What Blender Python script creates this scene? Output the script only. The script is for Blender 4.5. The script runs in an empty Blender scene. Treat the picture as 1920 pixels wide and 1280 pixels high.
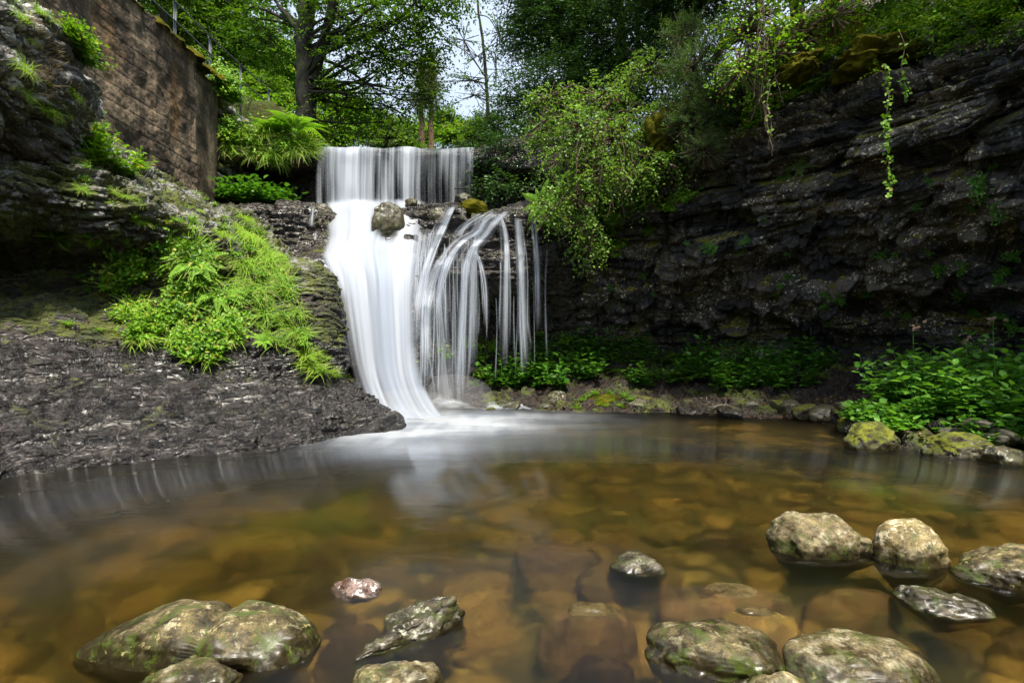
import bpy, bmesh, math, random
import numpy as np
from mathutils import Vector, Matrix
C = bpy.context.scene.collection
RNG = np.random.default_rng(11)
random.seed(5)
F = 1066.67          # focal length in photo pixels, horizon on row 640, eye 1 m above the pool
def P(px, py, Y): return np.array([(px-960)/F*Y, Y, 1.0+(640-py)/F*Y])
def PX(x, y, z): return 960+F*x/y, 640-F*(z-1)/y

# ------------------------------------------------------------------ noise
def _h(ix, iy, iz, s=0):
    with np.errstate(over='ignore'):
        n = (ix.astype(np.int64)*374761393 + iy.astype(np.int64)*668265263 + iz.astype(np.int64)*2147483647 + int(s)*974634777) & 0xffffffff
        n = ((n ^ (n >> 13))*1274126177) & 0xffffffff
        n = ((n ^ (n >> 16))*2246822519) & 0xffffffff
        n = n ^ (n >> 15)
    return (n & 0xffffff)/float(0xffffff)
def vnoise(p, s=0):
    i = np.floor(p).astype(np.int64); f = p-i; f = f*f*f*(f*(f*6-15)+10)
    r = 0
    for dx in (0, 1):
        for dy in (0, 1):
            for dz in (0, 1):
                w = (f[:, 0] if dx else 1-f[:, 0])*(f[:, 1] if dy else 1-f[:, 1])*(f[:, 2] if dz else 1-f[:, 2])
                r = r + w*_h(i[:, 0]+dx, i[:, 1]+dy, i[:, 2]+dz, s)
    return r*2-1
def fbm(p, o=4, s=0, g=.5):
    a, r, q = 1., 0, p.copy()
    for k in range(o):
        r = r+a*vnoise(q, s+k); q = q*2.03+7.1; a *= g
    return r
def sst(a, b, x):
    t = np.clip((x-a)/(b-a), 0, 1); return t*t*(3-2*t)

# ------------------------------------------------------------------ mesh helpers
def mesh_np(name, V, faces_list, mat, parent=None, smooth=True, attrs=None, uv=None):
    """faces_list: list of (n,k) int arrays"""
    me = bpy.data.meshes.new(name)
    V = np.ascontiguousarray(V, dtype=np.float32)
    me.vertices.add(len(V)); me.vertices.foreach_set('co', V.ravel())
    loops = np.concatenate([f.ravel() for f in faces_list]).astype(np.int32)
    tot = np.concatenate([np.full(len(f), f.shape[1], np.int32) for f in faces_list])
    start = np.concatenate([[0], np.cumsum(tot)[:-1]]).astype(np.int32)
    me.loops.add(len(loops)); me.loops.foreach_set('vertex_index', loops)
    me.polygons.add(len(tot)); me.polygons.foreach_set('loop_start', start); me.polygons.foreach_set('loop_total', tot)
    me.update(calc_edges=True)
    if smooth: me.polygons.foreach_set('use_smooth', np.ones(len(tot), bool))
    for k, v in (attrs or {}).items():
        a = me.attributes.new(k, 'FLOAT', 'POINT'); a.data.foreach_set('value', np.ascontiguousarray(v, dtype=np.float32))
    if uv is not None:
        l = me.uv_layers.new(name='UVMap'); l.data.foreach_set('uv', np.ascontiguousarray(uv[loops], dtype=np.float32).ravel())
    me.materials.append(mat)
    o = bpy.data.objects.new(name, me); C.objects.link(o)
    if parent is not None: o.parent = parent
    return o
def tag(o, label=None, cat=None, group=None, kind=None):
    if label: o['label'] = label
    if cat: o['category'] = cat
    if group: o['group'] = group
    if kind: o['kind'] = kind
    return o
def empty(name, loc=(0, 0, 0)):
    o = bpy.data.objects.new(name, None); o.empty_display_size = .1; o.location = loc; C.objects.link(o); return o
def child(o, root):
    """parent keeping world place (root is only translated)"""
    o.parent = root; o.matrix_parent_inverse = Matrix.Translation(-Vector(root.location)); return o
def cmr(A, n):
    """Catmull-Rom resample along axis 0"""
    A = np.asarray(A, float); m = len(A); t = np.linspace(0, m-1, n); i = np.minimum(t.astype(int), m-2); f = (t-i).reshape((-1,)+(1,)*(A.ndim-1))
    def g(k): return A[np.clip(k, 0, m-1)]
    p0, p1, p2, p3 = g(i-1), g(i), g(i+1), g(i+2)
    return .5*((2*p1)+(-p0+p2)*f+(2*p0-5*p1+4*p2-p3)*f*f+(-p0+3*p1-3*p2+p3)*f**3)
def gridfaces(nu, nv, flip=False):
    a = np.arange(nu*nv).reshape(nu, nv)
    q = np.stack([a[:-1, :-1], a[1:, :-1], a[1:, 1:], a[:-1, 1:]], -1).reshape(-1, 4)
    return q[:, ::-1] if flip else q
def gnormals(G, flip=False):
    du = np.gradient(G, axis=0); dv = np.gradient(G, axis=1)
    n = np.cross(du, dv); n /= np.linalg.norm(n, axis=-1, keepdims=True)+1e-9
    return -n if flip else n
SURF = {}
def sheet(name, ctrl, nu, nv, disp, mat, flip=False, keep=True, smooth=True, **t):
    G = cmr(np.asarray(ctrl, float), nu)
    G = np.swapaxes(cmr(np.swapaxes(G, 0, 1), nv), 0, 1)
    Nn = gnormals(G, flip)
    if ((np.array([0, 0, 1.5])-G)*Nn).sum(-1).mean() < 0: flip = not flip; Nn = -Nn
    p = G.reshape(-1, 3); n = Nn.reshape(-1, 3)
    d = disp(p, n)
    p2 = p+n*d[:, None]
    G2 = p2.reshape(nu, nv, 3)
    o = mesh_np(name, p2, [gridfaces(nu, nv, flip)], mat, smooth=smooth)
    if keep: SURF[name if 'key' not in t else t['key']] = (p2, gnormals(G2, flip).reshape(-1, 3), n)
    return o
def strata(p, thick, block, amp, groove, s=0, ang=0., warp=.15):
    z = p[:, 2]+warp*fbm(p*.45, 2, s+50)+.02*fbm(p*3, 2, s+60)
    zz = z/thick; zz = zz+.35*np.sin(zz*1.7)+.2*np.sin(zz*.61+1)
    L = np.floor(zz); f = zz-L
    a = p[:, 0]*math.cos(ang)+p[:, 1]*math.sin(ang)+.12*fbm(p*1.7, 2, s+70)
    hl = _h(L, L*0, L*0, s)
    b = a/(block*(.5+1.1*hl))+hl*17; B = np.floor(b); g = b-B
    hb = _h(L, B, L*0, s+3)
    d = amp*(hl-.5)+amp*1.1*(hb-.5)
    d -= groove*np.exp(-(np.minimum(f, 1-f)/.10)**2)+groove*.6*np.exp(-(np.minimum(g, 1-g)*block/thick/.12)**2)*(hb > .35)
    return d+amp*.35*(hb-.5)*(f-.5)*2
def chunks(p, size, amp, s=0, warp=.35):
    q = p/np.array(size); q = q+warp*np.stack([fbm(p/np.array(size)*.6+9*k, 2, s+k) for k in range(3)], -1)
    i = np.floor(q); h = _h(i[:, 0], i[:, 1], i[:, 2], s); f = q-i; e = np.minimum(np.minimum(f[:, 2], 1-f[:, 2]), np.minimum(f[:, 0], 1-f[:, 0]))
    t = _h(i[:, 0], i[:, 1], i[:, 2], s+1)-.5
    return amp*((h-.5)+.9*t*(f[:, 2]-.5)*2-.35*np.exp(-(e/.10)**2))
def tube(pts, rad, sides=8, jitter=0., seed=0):
    pts = np.asarray(pts, float); rad = np.asarray(rad, float)
    t = np.gradient(pts, axis=0); t /= np.linalg.norm(t, axis=1, keepdims=True)+1e-9
    ref = np.array([0, 0, 1.]) if abs(t[:, 2]).mean() < .8 else np.array([1., 0, 0])
    a = np.cross(t, ref); a /= np.linalg.norm(a, axis=1, keepdims=True)+1e-9; b = np.cross(t, a)
    th = np.linspace(0, 2*np.pi, sides, endpoint=False)
    V = pts[:, None]+rad[:, None, None]*(np.cos(th)[None, :, None]*a[:, None]+np.sin(th)[None, :, None]*b[:, None])
    V = V.reshape(-1, 3)
    if jitter: V = V+(fbm(V*6+seed, 3)[:, None]*jitter)*np.repeat(rad, sides)[:, None]*np.ones(3)
    n = len(pts); i = np.arange(n*sides).reshape(n, sides); j = np.roll(i, -1, 1)
    return V, np.stack([i[:-1], j[:-1], j[1:], i[1:]], -1).reshape(-1, 4)
class Col:
    def __init__(s): s.V = []; s.F = {}; s.n = 0
    def add(s, V, Fq):
        if len(V) == 0: return s
        s.V.append(V); s.F.setdefault(Fq.shape[1], []).append(Fq+s.n); s.n += len(V); return s
    def build(s, name, mat, parent=None, smooth=True):
        return mesh_np(name, np.concatenate(s.V), [np.concatenate(v) for v in s.F.values()], mat, parent, smooth)
def box(x0, x1, y0, y1, z0, z1):
    V = np.array([[x, y, z] for x in (x0, x1) for y in (y0, y1) for z in (z0, z1)], float)
    Fq = np.array([[0, 1, 3, 2], [4, 6, 7, 5], [0, 4, 5, 1], [2, 3, 7, 6], [0, 2, 6, 4], [1, 5, 7, 3]])
    return V, Fq
def nrm(v): return v/(np.linalg.norm(v, axis=-1, keepdims=True)+1e-9)
LEAF = (np.array([[0, 0, 0], [.3, .5, .10], [.72, .36, .06], [1, 0, -.08], [.72, -.36, .06], [.3, -.5, .10]]), np.array([[0, 3, 2, 1], [0, 5, 4, 3]]))
QUAD = (np.array([[0, 0, 0], [.5, .5, .04], [1, 0, -.03], [.5, -.5, .04]]), np.array([[0, 3, 2, 1]]))
NEEDLE = (np.array([[0, .25, 0], [1, .1, -.04], [1, -.1, -.04], [0, -.25, 0]]), np.array([[0, 3, 2, 1]]))
def leaves(c, d, n, L, W, T=LEAF):
    """c,d,n (N,3) base, axis, normal"""
    d = nrm(d); s = nrm(np.cross(n, d)); n2 = np.cross(d, s)
    tv, tf = T; L = np.broadcast_to(L, len(c)); W = np.broadcast_to(W, len(c))
    V = c[:, None]+d[:, None]*(tv[None, :, 0, None]*L[:, None, None])+s[:, None]*(tv[None, :, 1, None]*W[:, None, None])+n2[:, None]*(tv[None, :, 2, None]*L[:, None, None])
    k = len(tv); Fq = tf[None]+(np.arange(len(c))*k)[:, None, None]
    return V.reshape(-1, 3), Fq.reshape(-1, tf.shape[1])
def rv(n, rng): return nrm(rng.normal(size=(n, 3)))
def twigs(cent, tdir, tlen, per, L, ratio, rng, T=LEAF, droop=.25, flat=.6, spread=1.0):
    """sprays: twig from cent along tdir carrying `per` leaves on alternate sides"""
    n = len(cent); tdir = nrm(tdir)
    k = np.arange(per)/max(per-1, 1)
    k = k[None]+rng.uniform(-.08, .08, (n, per))
    tl = np.broadcast_to(tlen, n)[:, None]
    up = nrm(np.array([0, 0, 1.])+rng.normal(size=(n, 3))*(1-flat))
    side = nrm(np.cross(up, tdir)); 
    c = cent[:, None]+tdir[:, None]*(k*tl)[..., None]-np.array([0, 0, 1.])*(droop*k*k*tl)[..., None]
    sg = np.where(np.arange(per) % 2 == 0, 1, -1)[None, :, None]
    d = tdir[:, None]*.6+side[:, None]*sg*spread+rng.normal(size=(n, per, 3))*.25-np.array([0, 0, droop*.8])
    nn = up[:, None]+rng.normal(size=(n, per, 3))*.35
    LL = L*rng.uniform(.6, 1.2, (n, per))*(1-.3*np.abs(k))
    return leaves(c.reshape(-1, 3), d.reshape(-1, 3), nn.reshape(-1, 3), LL.ravel(), LL.ravel()*ratio, T)
def blobpts(blobs, n, rng, shell=.55):
    b = np.asarray(blobs, float); w = (b[:, 3]*b[:, 4]*b[:, 5])**.7; w /= w.sum()
    i = rng.choice(len(b), n, p=w); u = rv(n, rng); r = rng.uniform(shell**3, 1, n)**(1/3)
    lump = 1+.25*vnoise(u*2.2+b[i, :3]*3)
    return b[i, :3]+u*b[i, 3:6]*(r*lump)[:, None], nrm(u*b[i, 3:6])

# ------------------------------------------------------------------ materials
class M:
    def __init__(s, name):
        s.m = bpy.data.materials.new(name); s.m.use_nodes = True; s.t = s.m.node_tree; s.t.nodes.clear()
        s.out = s.t.nodes.new('ShaderNodeOutputMaterial'); s.c = None
    def n(s, typ, inp=None, **pr):
        x = s.t.nodes.new('ShaderNode'+typ)
        for k, v in pr.items(): setattr(x, k, v)
        for k, v in (inp or {}).items():
            if isinstance(v, bpy.types.NodeSocket): s.t.links.new(v, x.inputs[k])
            else:
                if isinstance(v, tuple) and len(v) == 3 and x.inputs[k].type == 'RGBA': v = v+(1,)
                x.inputs[k].default_value = v
        return x
    def co(s):
        if s.c is None:
            tc = s.n('TexCoord'); oi = s.n('ObjectInfo')
            a = s.n('VectorMath', {0: oi.outputs['Random'], 1: (37., 23., 51.)}, operation='MULTIPLY')
            s.c = s.n('VectorMath', {0: tc.outputs['Object'], 1: a.outputs[0]}).outputs[0]
        return s.c
    def map(s, sc=(1, 1, 1), rot=(0, 0, 0), vec=None): return s.n('Mapping', {'Vector': vec or s.co(), 'Scale': sc, 'Rotation': rot}).outputs[0]
    def noise(s, scale, detail=5, rough=.55, dist=0., vec=None): return s.n('TexNoise', {'Vector': vec or s.co(), 'Scale': scale, 'Detail': float(detail), 'Roughness': rough, 'Distortion': dist}).outputs[0]
    def vor(s, scale, vec=None, feature='F1', rnd=1.): return s.n('TexVoronoi', {'Vector': vec or s.co(), 'Scale': scale, 'Randomness': rnd}, feature=feature)
    def ramp(s, fac, a, b, c0=0., c1=1.): return s.n('MapRange', {0: fac, 1: a, 2: b, 3: c0, 4: c1}, interpolation_type='SMOOTHSTEP').outputs[0]
    def math(s, op, a, b=0., c=0., clamp=False): return s.n('Math', {0: a, 1: b, 2: c}, operation=op, use_clamp=clamp).outputs[0]
    def mix(s, f, a, b, bt='MIX'):
        x = s.n('Mix', data_type='RGBA', blend_type=bt)
        for i, v in ((0, f), (6, a), (7, b)):
            if isinstance(v, bpy.types.NodeSocket): s.t.links.new(v, x.inputs[i])
            else: x.inputs[i].default_value = v+(1,) if isinstance(v, tuple) else (v if i == 0 else (v, v, v, 1))
        return x.outputs[2]
    def bump(s, h, strength=.5, dist=.02, nrm=None):
        i = {'Height': h, 'Strength': strength, 'Distance': dist}
        if nrm: i['Normal'] = nrm
        return s.n('Bump', i).outputs[0]
    def done(s, surf): s.t.links.new(surf, s.out.inputs['Surface']); return s.m
    def prin(s, col, rough, nrm=None, spec=.5, extra=None):
        i = {'Base Color': col, 'Roughness': rough, 'Specular IOR Level': spec}
        if nrm: i['Normal'] = nrm
        i.update(extra or {}); return s.n('BsdfPrincipled', i).outputs[0]
def geo_up(m, soft=True):
    g = m.n('NewGeometry'); return m.n('SeparateXYZ', {0: g.outputs['Normal']}).outputs[2], m.n('SeparateXYZ', {0: g.outputs['Position']}).outputs[2]

def mat_rock(name, dark, light, moss=.0, lichen=.0, rough=(.35, .8), flake=0., bumps=(.5, .6), wetz=None, mosscol=((.035, .055, .004), (.15, .17, .008)), lichcol=(.42, .42, .40), mossup=.25, spec=.5, brown=(.10, .05, .02), scale=1., mpatch=.9, fleck=0., mott=0., vary=False, cell=0.):
    m = M(name); up, pz = geo_up(m)
    big = m.noise(1.3*scale, 6, .6); mid = m.noise(6*scale, 8, .65); fine = m.noise(38*scale, 6, .7)
    base = m.mix(m.ramp(mid, .32, .68), dark, light)
    base = m.mix(m.ramp(big, .5, .68, 0., .75), base, brown)
    base = m.mix(m.ramp(fine, .38, .62), m.mix(.55, base, (.005, .005, .005)), base)
    fl = None
    if flake:
        v = m.map((3.5*scale, 3.5*scale, 17*scale), (.12, .1, 0)); w = m.vor(2.2, m.n('VectorMath', {0: v, 1: m.n('VectorMath', {0: m.n('TexNoise', {'Vector': v, 'Scale': 1.5, 'Detail': 5.}).outputs[1], 1: (1.3, 1.3, 1.3)}, operation='MULTIPLY').outputs[0]}).outputs[0])
        fl = w.outputs['Distance']
        st = m.noise(3., 6, .65, 0., m.map((2*scale, 2*scale, 14*scale), (.1, .08, 0)))
    rr = m.ramp(mid, .3, .7, rough[0], rough[1])
    if lichen:
        lv = m.noise(9*scale, 7, .72, .3); lm = m.noise(1.1*scale, 3, .5)
        k = m.math('MULTIPLY', m.ramp(lv, .60-.10*lichen, .66-.08*lichen), m.ramp(m.math('ADD', lm, m.math('MULTIPLY', up, .12)), .52-.12*lichen, .66-.12*lichen))
        base = m.mix(k, base, m.mix(m.ramp(fine, .35, .65), (lichcol[0]*.55, lichcol[1]*.55, lichcol[2]*.5), lichcol)); rr = m.math('MAXIMUM', rr, m.math('MULTIPLY', k, .8))
    h = m.math('ADD', m.math('MULTIPLY', mid, .8), m.math('MULTIPLY', fine, .25))
    if moss:
        mn = m.noise(2.6*scale, 7, .68); mf = m.noise(70*scale, 4, .7)
        mm = m.ramp(m.math('ADD', m.math('MULTIPLY', mn, mpatch), m.math('MULTIPLY', up, mossup)), .78-.42*moss, .86-.42*moss)
        mc = m.mix(m.ramp(m.noise(5*scale, 5, .6), .35, .65), mosscol[0], mosscol[1])
        mc = m.mix(m.ramp(mf, .3, .7), m.mix(.5, mc, (.01, .012, .002)), mc)
        base = m.mix(mm, base, mc); rr = m.mix(mm, rr, .9); h = m.math('ADD', h, m.math('MULTIPLY', mm, m.math('ADD', .5, m.math('MULTIPLY', mf, .9))))
    if wetz is not None:
        wn = m.math('ADD', pz, m.math('MULTIPLY', m.math('SUBTRACT', mid, .5), .16))
        wet = m.ramp(wn, wetz[0], wetz[1], 1., 0.)
        base = m.mix(m.math('MULTIPLY', wet, .86), base, (.014, .011, .005)); rr = m.mix(wet, rr, .28)
        sub = m.ramp(pz, -.16, -.04, 1., 0.)
        am = m.mix(m.ramp(m.noise(11*scale, 5, .6), .3, .7), (.035, .022, .008), (.16, .10, .035))
        base = m.mix(sub, base, am)
    if fleck:
        fk = m.math('MULTIPLY', m.ramp(m.noise(26*scale, 3, .5, .6), .61, .65), m.ramp(m.noise(1.6*scale, 3), .5-.12*fleck, .62-.12*fleck))
        base = m.mix(fk, base, m.mix(m.noise(60), (lichcol[0]*.5, lichcol[1]*.5, lichcol[2]*.4), lichcol))
    if mott and not vary:
        base = m.mix(1., base, m.mix(m.n('ObjectInfo').outputs['Random'], (.62, .60, .56), (1.15, 1.12, 1.02)), 'MULTIPLY')
    if mott:
        v1 = m.noise(5.5*scale, 7, .75, .5); v2 = m.noise(19*scale, 6, .75, .3)
        base = m.mix(m.ramp(v1, .50, .60, 0., mott), base, (.055, .075, .012)); base = m.mix(m.ramp(v2, .54, .62, 0., mott), base, (.028, .022, .010)); base = m.mix(m.ramp(m.noise(8*scale, 7, .75, .4), .60, .66, 0., mott), base, (.30, .26, .11))
    if vary:
        em = m.ramp(m.math('ADD', pz, m.math('MULTIPLY', m.math('SUBTRACT', mid, .5), .02)), -.004, .004); base = m.mix(em, base, m.mix(m.ramp(mid, .35, .65), (.025, .019, .010), (.10, .078, .04))); rr = m.mix(em, rr, .2)
        rnd = m.n('ObjectInfo').outputs['Random']; base = m.mix(1., base, m.mix(rnd, (.22, .21, .20), (1.15, 1.1, .9)), 'MULTIPLY')
    n = m.bump(h, bumps[0], .03*bumps[1]/scale)
    if cell:
        cv = m.vor(1.6, m.map((1, 1, 2.6), (.1, .05, 0), m.n('VectorMath', {0: m.co(), 1: m.n('VectorMath', {0: m.n('TexNoise', {'Vector': m.co(), 'Scale': 3., 'Detail': 4.}).outputs[1], 1: (.35, .35, .35)}, operation='MULTIPLY').outputs[0]}).outputs[0]))
        cr = m.n('SeparateXYZ', {0: cv.outputs['Color']}); base = m.mix(1., base, m.mix(m.ramp(cr.outputs[0], .1, .95), (.35, .36, .38), (3.8*cell, 3.4*cell, 2.9*cell)), 'MULTIPLY')
    if flake: n = m.bump(m.math('ADD', m.math('MULTIPLY', fl, 1.0), m.math('MULTIPLY', st, 1.1)), flake, .05/scale, n)
    return m.done(m.prin(base, rr, n, spec))
def mat_leaf(name, a, b, rough=.45, trans=.35, clump=1.2, yellow=None):
    m = M(name); g = m.n('NewGeometry'); r = g.outputs['Random Per Island']
    n = m.ramp(m.noise(clump, 3), .35, .65)
    f = m.math('ADD', m.math('MULTIPLY', r, .65), m.math('MULTIPLY', n, .35))
    c = m.mix(f, a, b)
    if yellow: c = m.mix(m.math('GREATER_THAN', m.math('FRACT', m.math('MULTIPLY', r, 17.3)), .94), c, yellow)
    p = m.prin(c, rough, spec=.35)
    t = m.n('BsdfTranslucent', {'Color': m.mix(1., c, (1.5, 1.5, .6), 'MULTIPLY')}).outputs[0]
    return m.done(m.n('MixShader', {0: trans, 1: p, 2: t}).outputs[0])
def mat_bark(name, a, b, moss=0.):
    m = M(name); v = m.map((6, 6, 1.6)); n = m.noise(4, 8, .7, .4, v); c = m.mix(m.ramp(n, .35, .65), a, b)
    if moss: c = m.mix(m.ramp(m.noise(2.5, 5, .6), .5, .6, 0., moss), c, (.05, .07, .012))
    return m.done(m.prin(c, .85, m.bump(n, .9, .03), .3))

MR_slab = mat_rock('wet_slab_rock', (.012, .011, .011), (.085, .078, .074), moss=.18, flake=1., rough=(.16, .42), bumps=(.55, .8), brown=(.035, .020, .012), spec=.8, mossup=.08)
def mat_leftcliff():
    """wet flaky slate low down, brown earth-stained rock above, moss and lichen on the upper edge"""
    m = M('left_cliff_rock'); up, pz = geo_up(m)
    big = m.noise(.9, 5, .6); mid = m.noise(7, 8, .66); fine = m.noise(42, 6, .7)
    wob = m.math('MULTIPLY', m.math('SUBTRACT', big, .5), .9)
    zz = m.math('ADD', pz, wob)
    slate = m.mix(m.ramp(mid, .42, .66), (.007, .005, .004), (.15, .125, .11))
    slate = m.mix(m.ramp(m.noise(1.6, 6, .65), .52, .7, 0., .8), slate, (.035, .018, .008))
    brown = m.mix(m.ramp(mid, .3, .7), (.016, .009, .005), (.15, .080, .035))
    pale = m.mix(m.ramp(fine, .3, .7), (.16, .15, .14), (.42, .41, .39))
    base = m.mix(m.ramp(zz, .95, 1.25), slate, brown)
    v = m.map((4.5, 4.5, 9.5), (.15, .22, 0))
    wv = m.n('VectorMath', {0: v, 1: m.n('VectorMath', {0: m.n('TexNoise', {'Vector': v, 'Scale': 1.5, 'Detail': 5.}).outputs[1], 1: (1.4, 1.4, 1.4)}, operation='MULTIPLY').outputs[0]}).outputs[0]
    fl = m.vor(2.4, wv).outputs['Distance']; st = m.noise(3., 7, .68, 0., m.map((2.6, 2.6, 8), (.15, .2, 0)))
    base = m.mix(m.ramp(fl, .1, .5, .0, .85), base, (.006, .005, .005))  # dark and light flakes in the colour stand in for highlights on the slate
    lk = m.math('MULTIPLY', m.ramp(m.noise(4.5, 9, .75, .4), .50, .55), m.ramp(m.math('ADD', zz, m.math('MULTIPLY', up, .5)), 1.8, 2.15)); lk = m.math('MULTIPLY', lk, m.ramp(pz, 1.3, 1.7))
    mf = m.noise(75, 4, .7); mn = m.noise(2.3, 7, .7)
    pxx = m.n('SeparateXYZ', {0: m.co()}).outputs[0]
    hi = m.math('ADD', m.ramp(zz, 1.1, 2.6, .0, .16), m.math('MULTIPLY', m.ramp(pxx, -3.2, -2.5, 0., .17), m.ramp(pz, .85, 1.1)))
    mk = m.ramp(m.math('ADD', m.math('ADD', mn, m.math('MULTIPLY', up, .12)), hi), .66, .73)
    mc = m.mix(m.ramp(m.noise(6, 5, .6), .35, .65), (.03, .045, .004), (.16, .19, .008))
    mc = m.mix(m.ramp(mf, .3, .7), m.mix(.55, mc, (.012, .012, .002)), mc)
    base = m.mix(mk, base, mc); base = m.mix(lk, base, pale)
    rr = m.mix(m.ramp(zz, .9, 1.5), m.ramp(mid, .3, .7, .16, .42), .62); rr = m.mix(mk, m.mix(lk, rr, .8), .9)
    n = m.bump(m.math('ADD', m.math('ADD', mid, m.math('MULTIPLY', fine, .4)), m.math('MULTIPLY', mk, m.math('ADD', .4, mf))), .6, .025)
    n = m.bump(m.math('ADD', fl, m.math('MULTIPLY', st, 1.2)), .95, .05, n)
    return m.done(m.prin(base, rr, n, .9))
MR_left = mat_leftcliff()
MR_out = mat_rock('lichened_outcrop_rock', (.012, .011, .010), (.13, .12, .11), moss=.60, lichen=1.25, fleck=.6, rough=(.5, .8), bumps=(.9, 1.2), mossup=.12, brown=(.05, .03, .012), lichcol=(.5, .5, .49), mosscol=((.04, .05, .004), (.20, .22, .008)))
MR_fall = mat_rock('wet_ledge_rock', (.012, .010, .008), (.075, .06, .047), moss=.34, flake=.8, rough=(.15, .45), bumps=(.7, .8), spec=.7, mossup=.22, brown=(.05, .032, .016))
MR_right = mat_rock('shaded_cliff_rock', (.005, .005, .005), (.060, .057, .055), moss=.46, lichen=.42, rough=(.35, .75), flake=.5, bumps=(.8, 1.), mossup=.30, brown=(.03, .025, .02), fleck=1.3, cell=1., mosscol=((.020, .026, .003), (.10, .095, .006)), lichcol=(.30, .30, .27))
MR_stone = mat_rock('river_stone', (.035, .027, .010), (.27, .215, .105), moss=.42, lichen=.55, mott=.9, rough=(.6, .9), bumps=(.6, .22), spec=.35, wetz=(.03, .115), mossup=.05, brown=(.07, .055, .018), lichcol=(.52, .47, .32), scale=2.2, mosscol=((.035, .045, .010), (.11, .14, .02)))
MR_pale = mat_rock('pale_river_stone', (.13, .095, .040), (.50, .41, .22), moss=.24, lichen=.8, mott=.6, rough=(.6, .9), bumps=(.6, .22), spec=.35, wetz=(.02, .10), mossup=.05, brown=(.15, .11, .035), lichcol=(.66, .60, .44), scale=2.2, mosscol=((.05, .05, .010), (.15, .17, .03)))
MR_dark = mat_rock('dark_river_stone', (.014, .012, .008), (.11, .09, .055), moss=.42, lichen=.6, mott=.6, rough=(.35, .7), bumps=(.8, .3), wetz=(-.02, .05), mossup=.05, brown=(.05, .04, .02), lichcol=(.5, .5, .46), scale=2.4, mosscol=((.03, .045, .006), (.10, .13, .015)))
MR_bank = mat_rock('mossy_bank_stone', (.020, .017, .010), (.16, .14, .09), moss=.66, lichen=.7, rough=(.3, .7), bumps=(.8, .5), mott=.5, wetz=(.0, .06), mossup=.30, brown=(.05, .03, .015), lichcol=(.4, .4, .36), scale=1.8, mosscol=((.05, .06, .004), (.22, .24, .01)))
MR_sub = mat_rock('submerged_stone', (.16, .095, .022), (.50, .33, .09), moss=.10, vary=True, mott=.3, rough=(.7, .9), bumps=(.35, .2), spec=.1, brown=(.20, .10, .03), scale=1.6, mosscol=((.10, .07, .01), (.22, .16, .02)))
MR_subd = mat_rock('submerged_dark_stone', (.04, .025, .010), (.20, .12, .045), moss=.16, vary=True, mott=.3, rough=(.7, .9), bumps=(.4, .2), spec=.1, brown=(.08, .045, .02), scale=1.6, mosscol=((.05, .045, .01), (.14, .11, .02)))
MR_wet = mat_rock('wet_reddish_stone', (.06, .03, .02), (.32, .22, .18), moss=.0, lichen=.45, rough=(.08, .3), bumps=(.9, .5), wetz=(-.04, .02), brown=(.20, .10, .06), lichcol=(.7, .68, .66), scale=3., spec=.8)
def mat_ground():
    m = M('forest_ground'); n = m.noise(1.2, 7, .65); f = m.noise(14, 7, .7)
    c = m.mix(m.ramp(n, .4, .6), (.045, .028, .014), (.04, .07, .012)); c = m.mix(m.ramp(f, .4, .6), c, m.mix(.5, c, (.10, .12, .02)))
    return m.done(m.prin(c, .9, m.bump(f, .9, .08), .2))
MR_ground = mat_ground()
def mat_bed():
    m = M('pool_bed'); v = m.vor(3.2, m.n('VectorMath', {0: m.co(), 1: m.n('TexNoise', {'Vector': m.co(), 'Scale': 2.}).outputs[1]}).outputs[0]); n = m.noise(.9, 5, .6)
    c = m.mix(m.n('SeparateXYZ', {0: v.outputs['Color']}).outputs[0], (.08, .05, .012), (.50, .34, .08)); c = m.mix(m.ramp(v.outputs['Distance'], .25, .6), c, (.035, .025, .008))
    c = m.mix(m.ramp(n, .42, .62), m.mix(.6, c, (.04, .04, .008)), c)
    return m.done(m.prin(c, .8, m.bump(v.outputs['Distance'], .6, -.05), .2))
MR_bed = mat_bed()
def mat_bank():
    m = M('pebbly_bank'); v = m.vor(14); n = m.noise(2, 6, .65); f = m.noise(30, 5, .7)
    c = m.mix(m.n('SeparateXYZ', {0: v.outputs['Color']}).outputs[0], (.010, .007, .004), (.050, .034, .022)); c = m.mix(m.ramp(f, .4, .6), m.mix(.6, c, (.01, .008, .006)), c)
    c = m.mix(m.ramp(n, .52, .62), c, (.07, .09, .008))
    return m.done(m.prin(c, m.ramp(f, .3, .7, .3, .8), m.bump(m.math('ADD', v.outputs['Distance'], f), 1., -.04), .5))
MR_bankground = mat_bank()
def mat_concrete():
    m = M('stained_concrete'); v = m.map((1, 2.6, .30)); streak = m.noise(1.6, 4, .6, .2, v); n = m.noise(2.2, 8, .68); f = m.noise(22, 7, .72)
    c = m.mix(m.ramp(n, .36, .62), (.034, .026, .018), (.31, .235, .155)); c = m.mix(m.ramp(streak, .42, .62, 0., .8), c, (.05, .036, .025))
    c = m.mix(m.ramp(m.noise(1.1, 5, .6, 0., m.map((1, 2.2, .7))), .56, .70, 0., .6), c, (.25, .14, .05))
    c = m.mix(m.ramp(m.noise(13, 8, .75), .64, .69), c, (.34, .30, .25)); c = m.mix(m.ramp(f, .35, .6), m.mix(.5, c, (.012, .010, .008)), c)
    return m.done(m.prin(c, .85, m.bump(m.math('ADD', f, m.math('MULTIPLY', n, 2.)), .7, .03), .3))
MR_conc = mat_concrete()
def mat_metal():
    m = M('weathered_metal'); n = m.noise(20, 5, .6); return m.done(m.prin(m.mix(n, (.05, .055, .065), (.16, .17, .20)), .5, None, .5, {'Metallic': .4}))
MR_metal = mat_metal()
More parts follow.
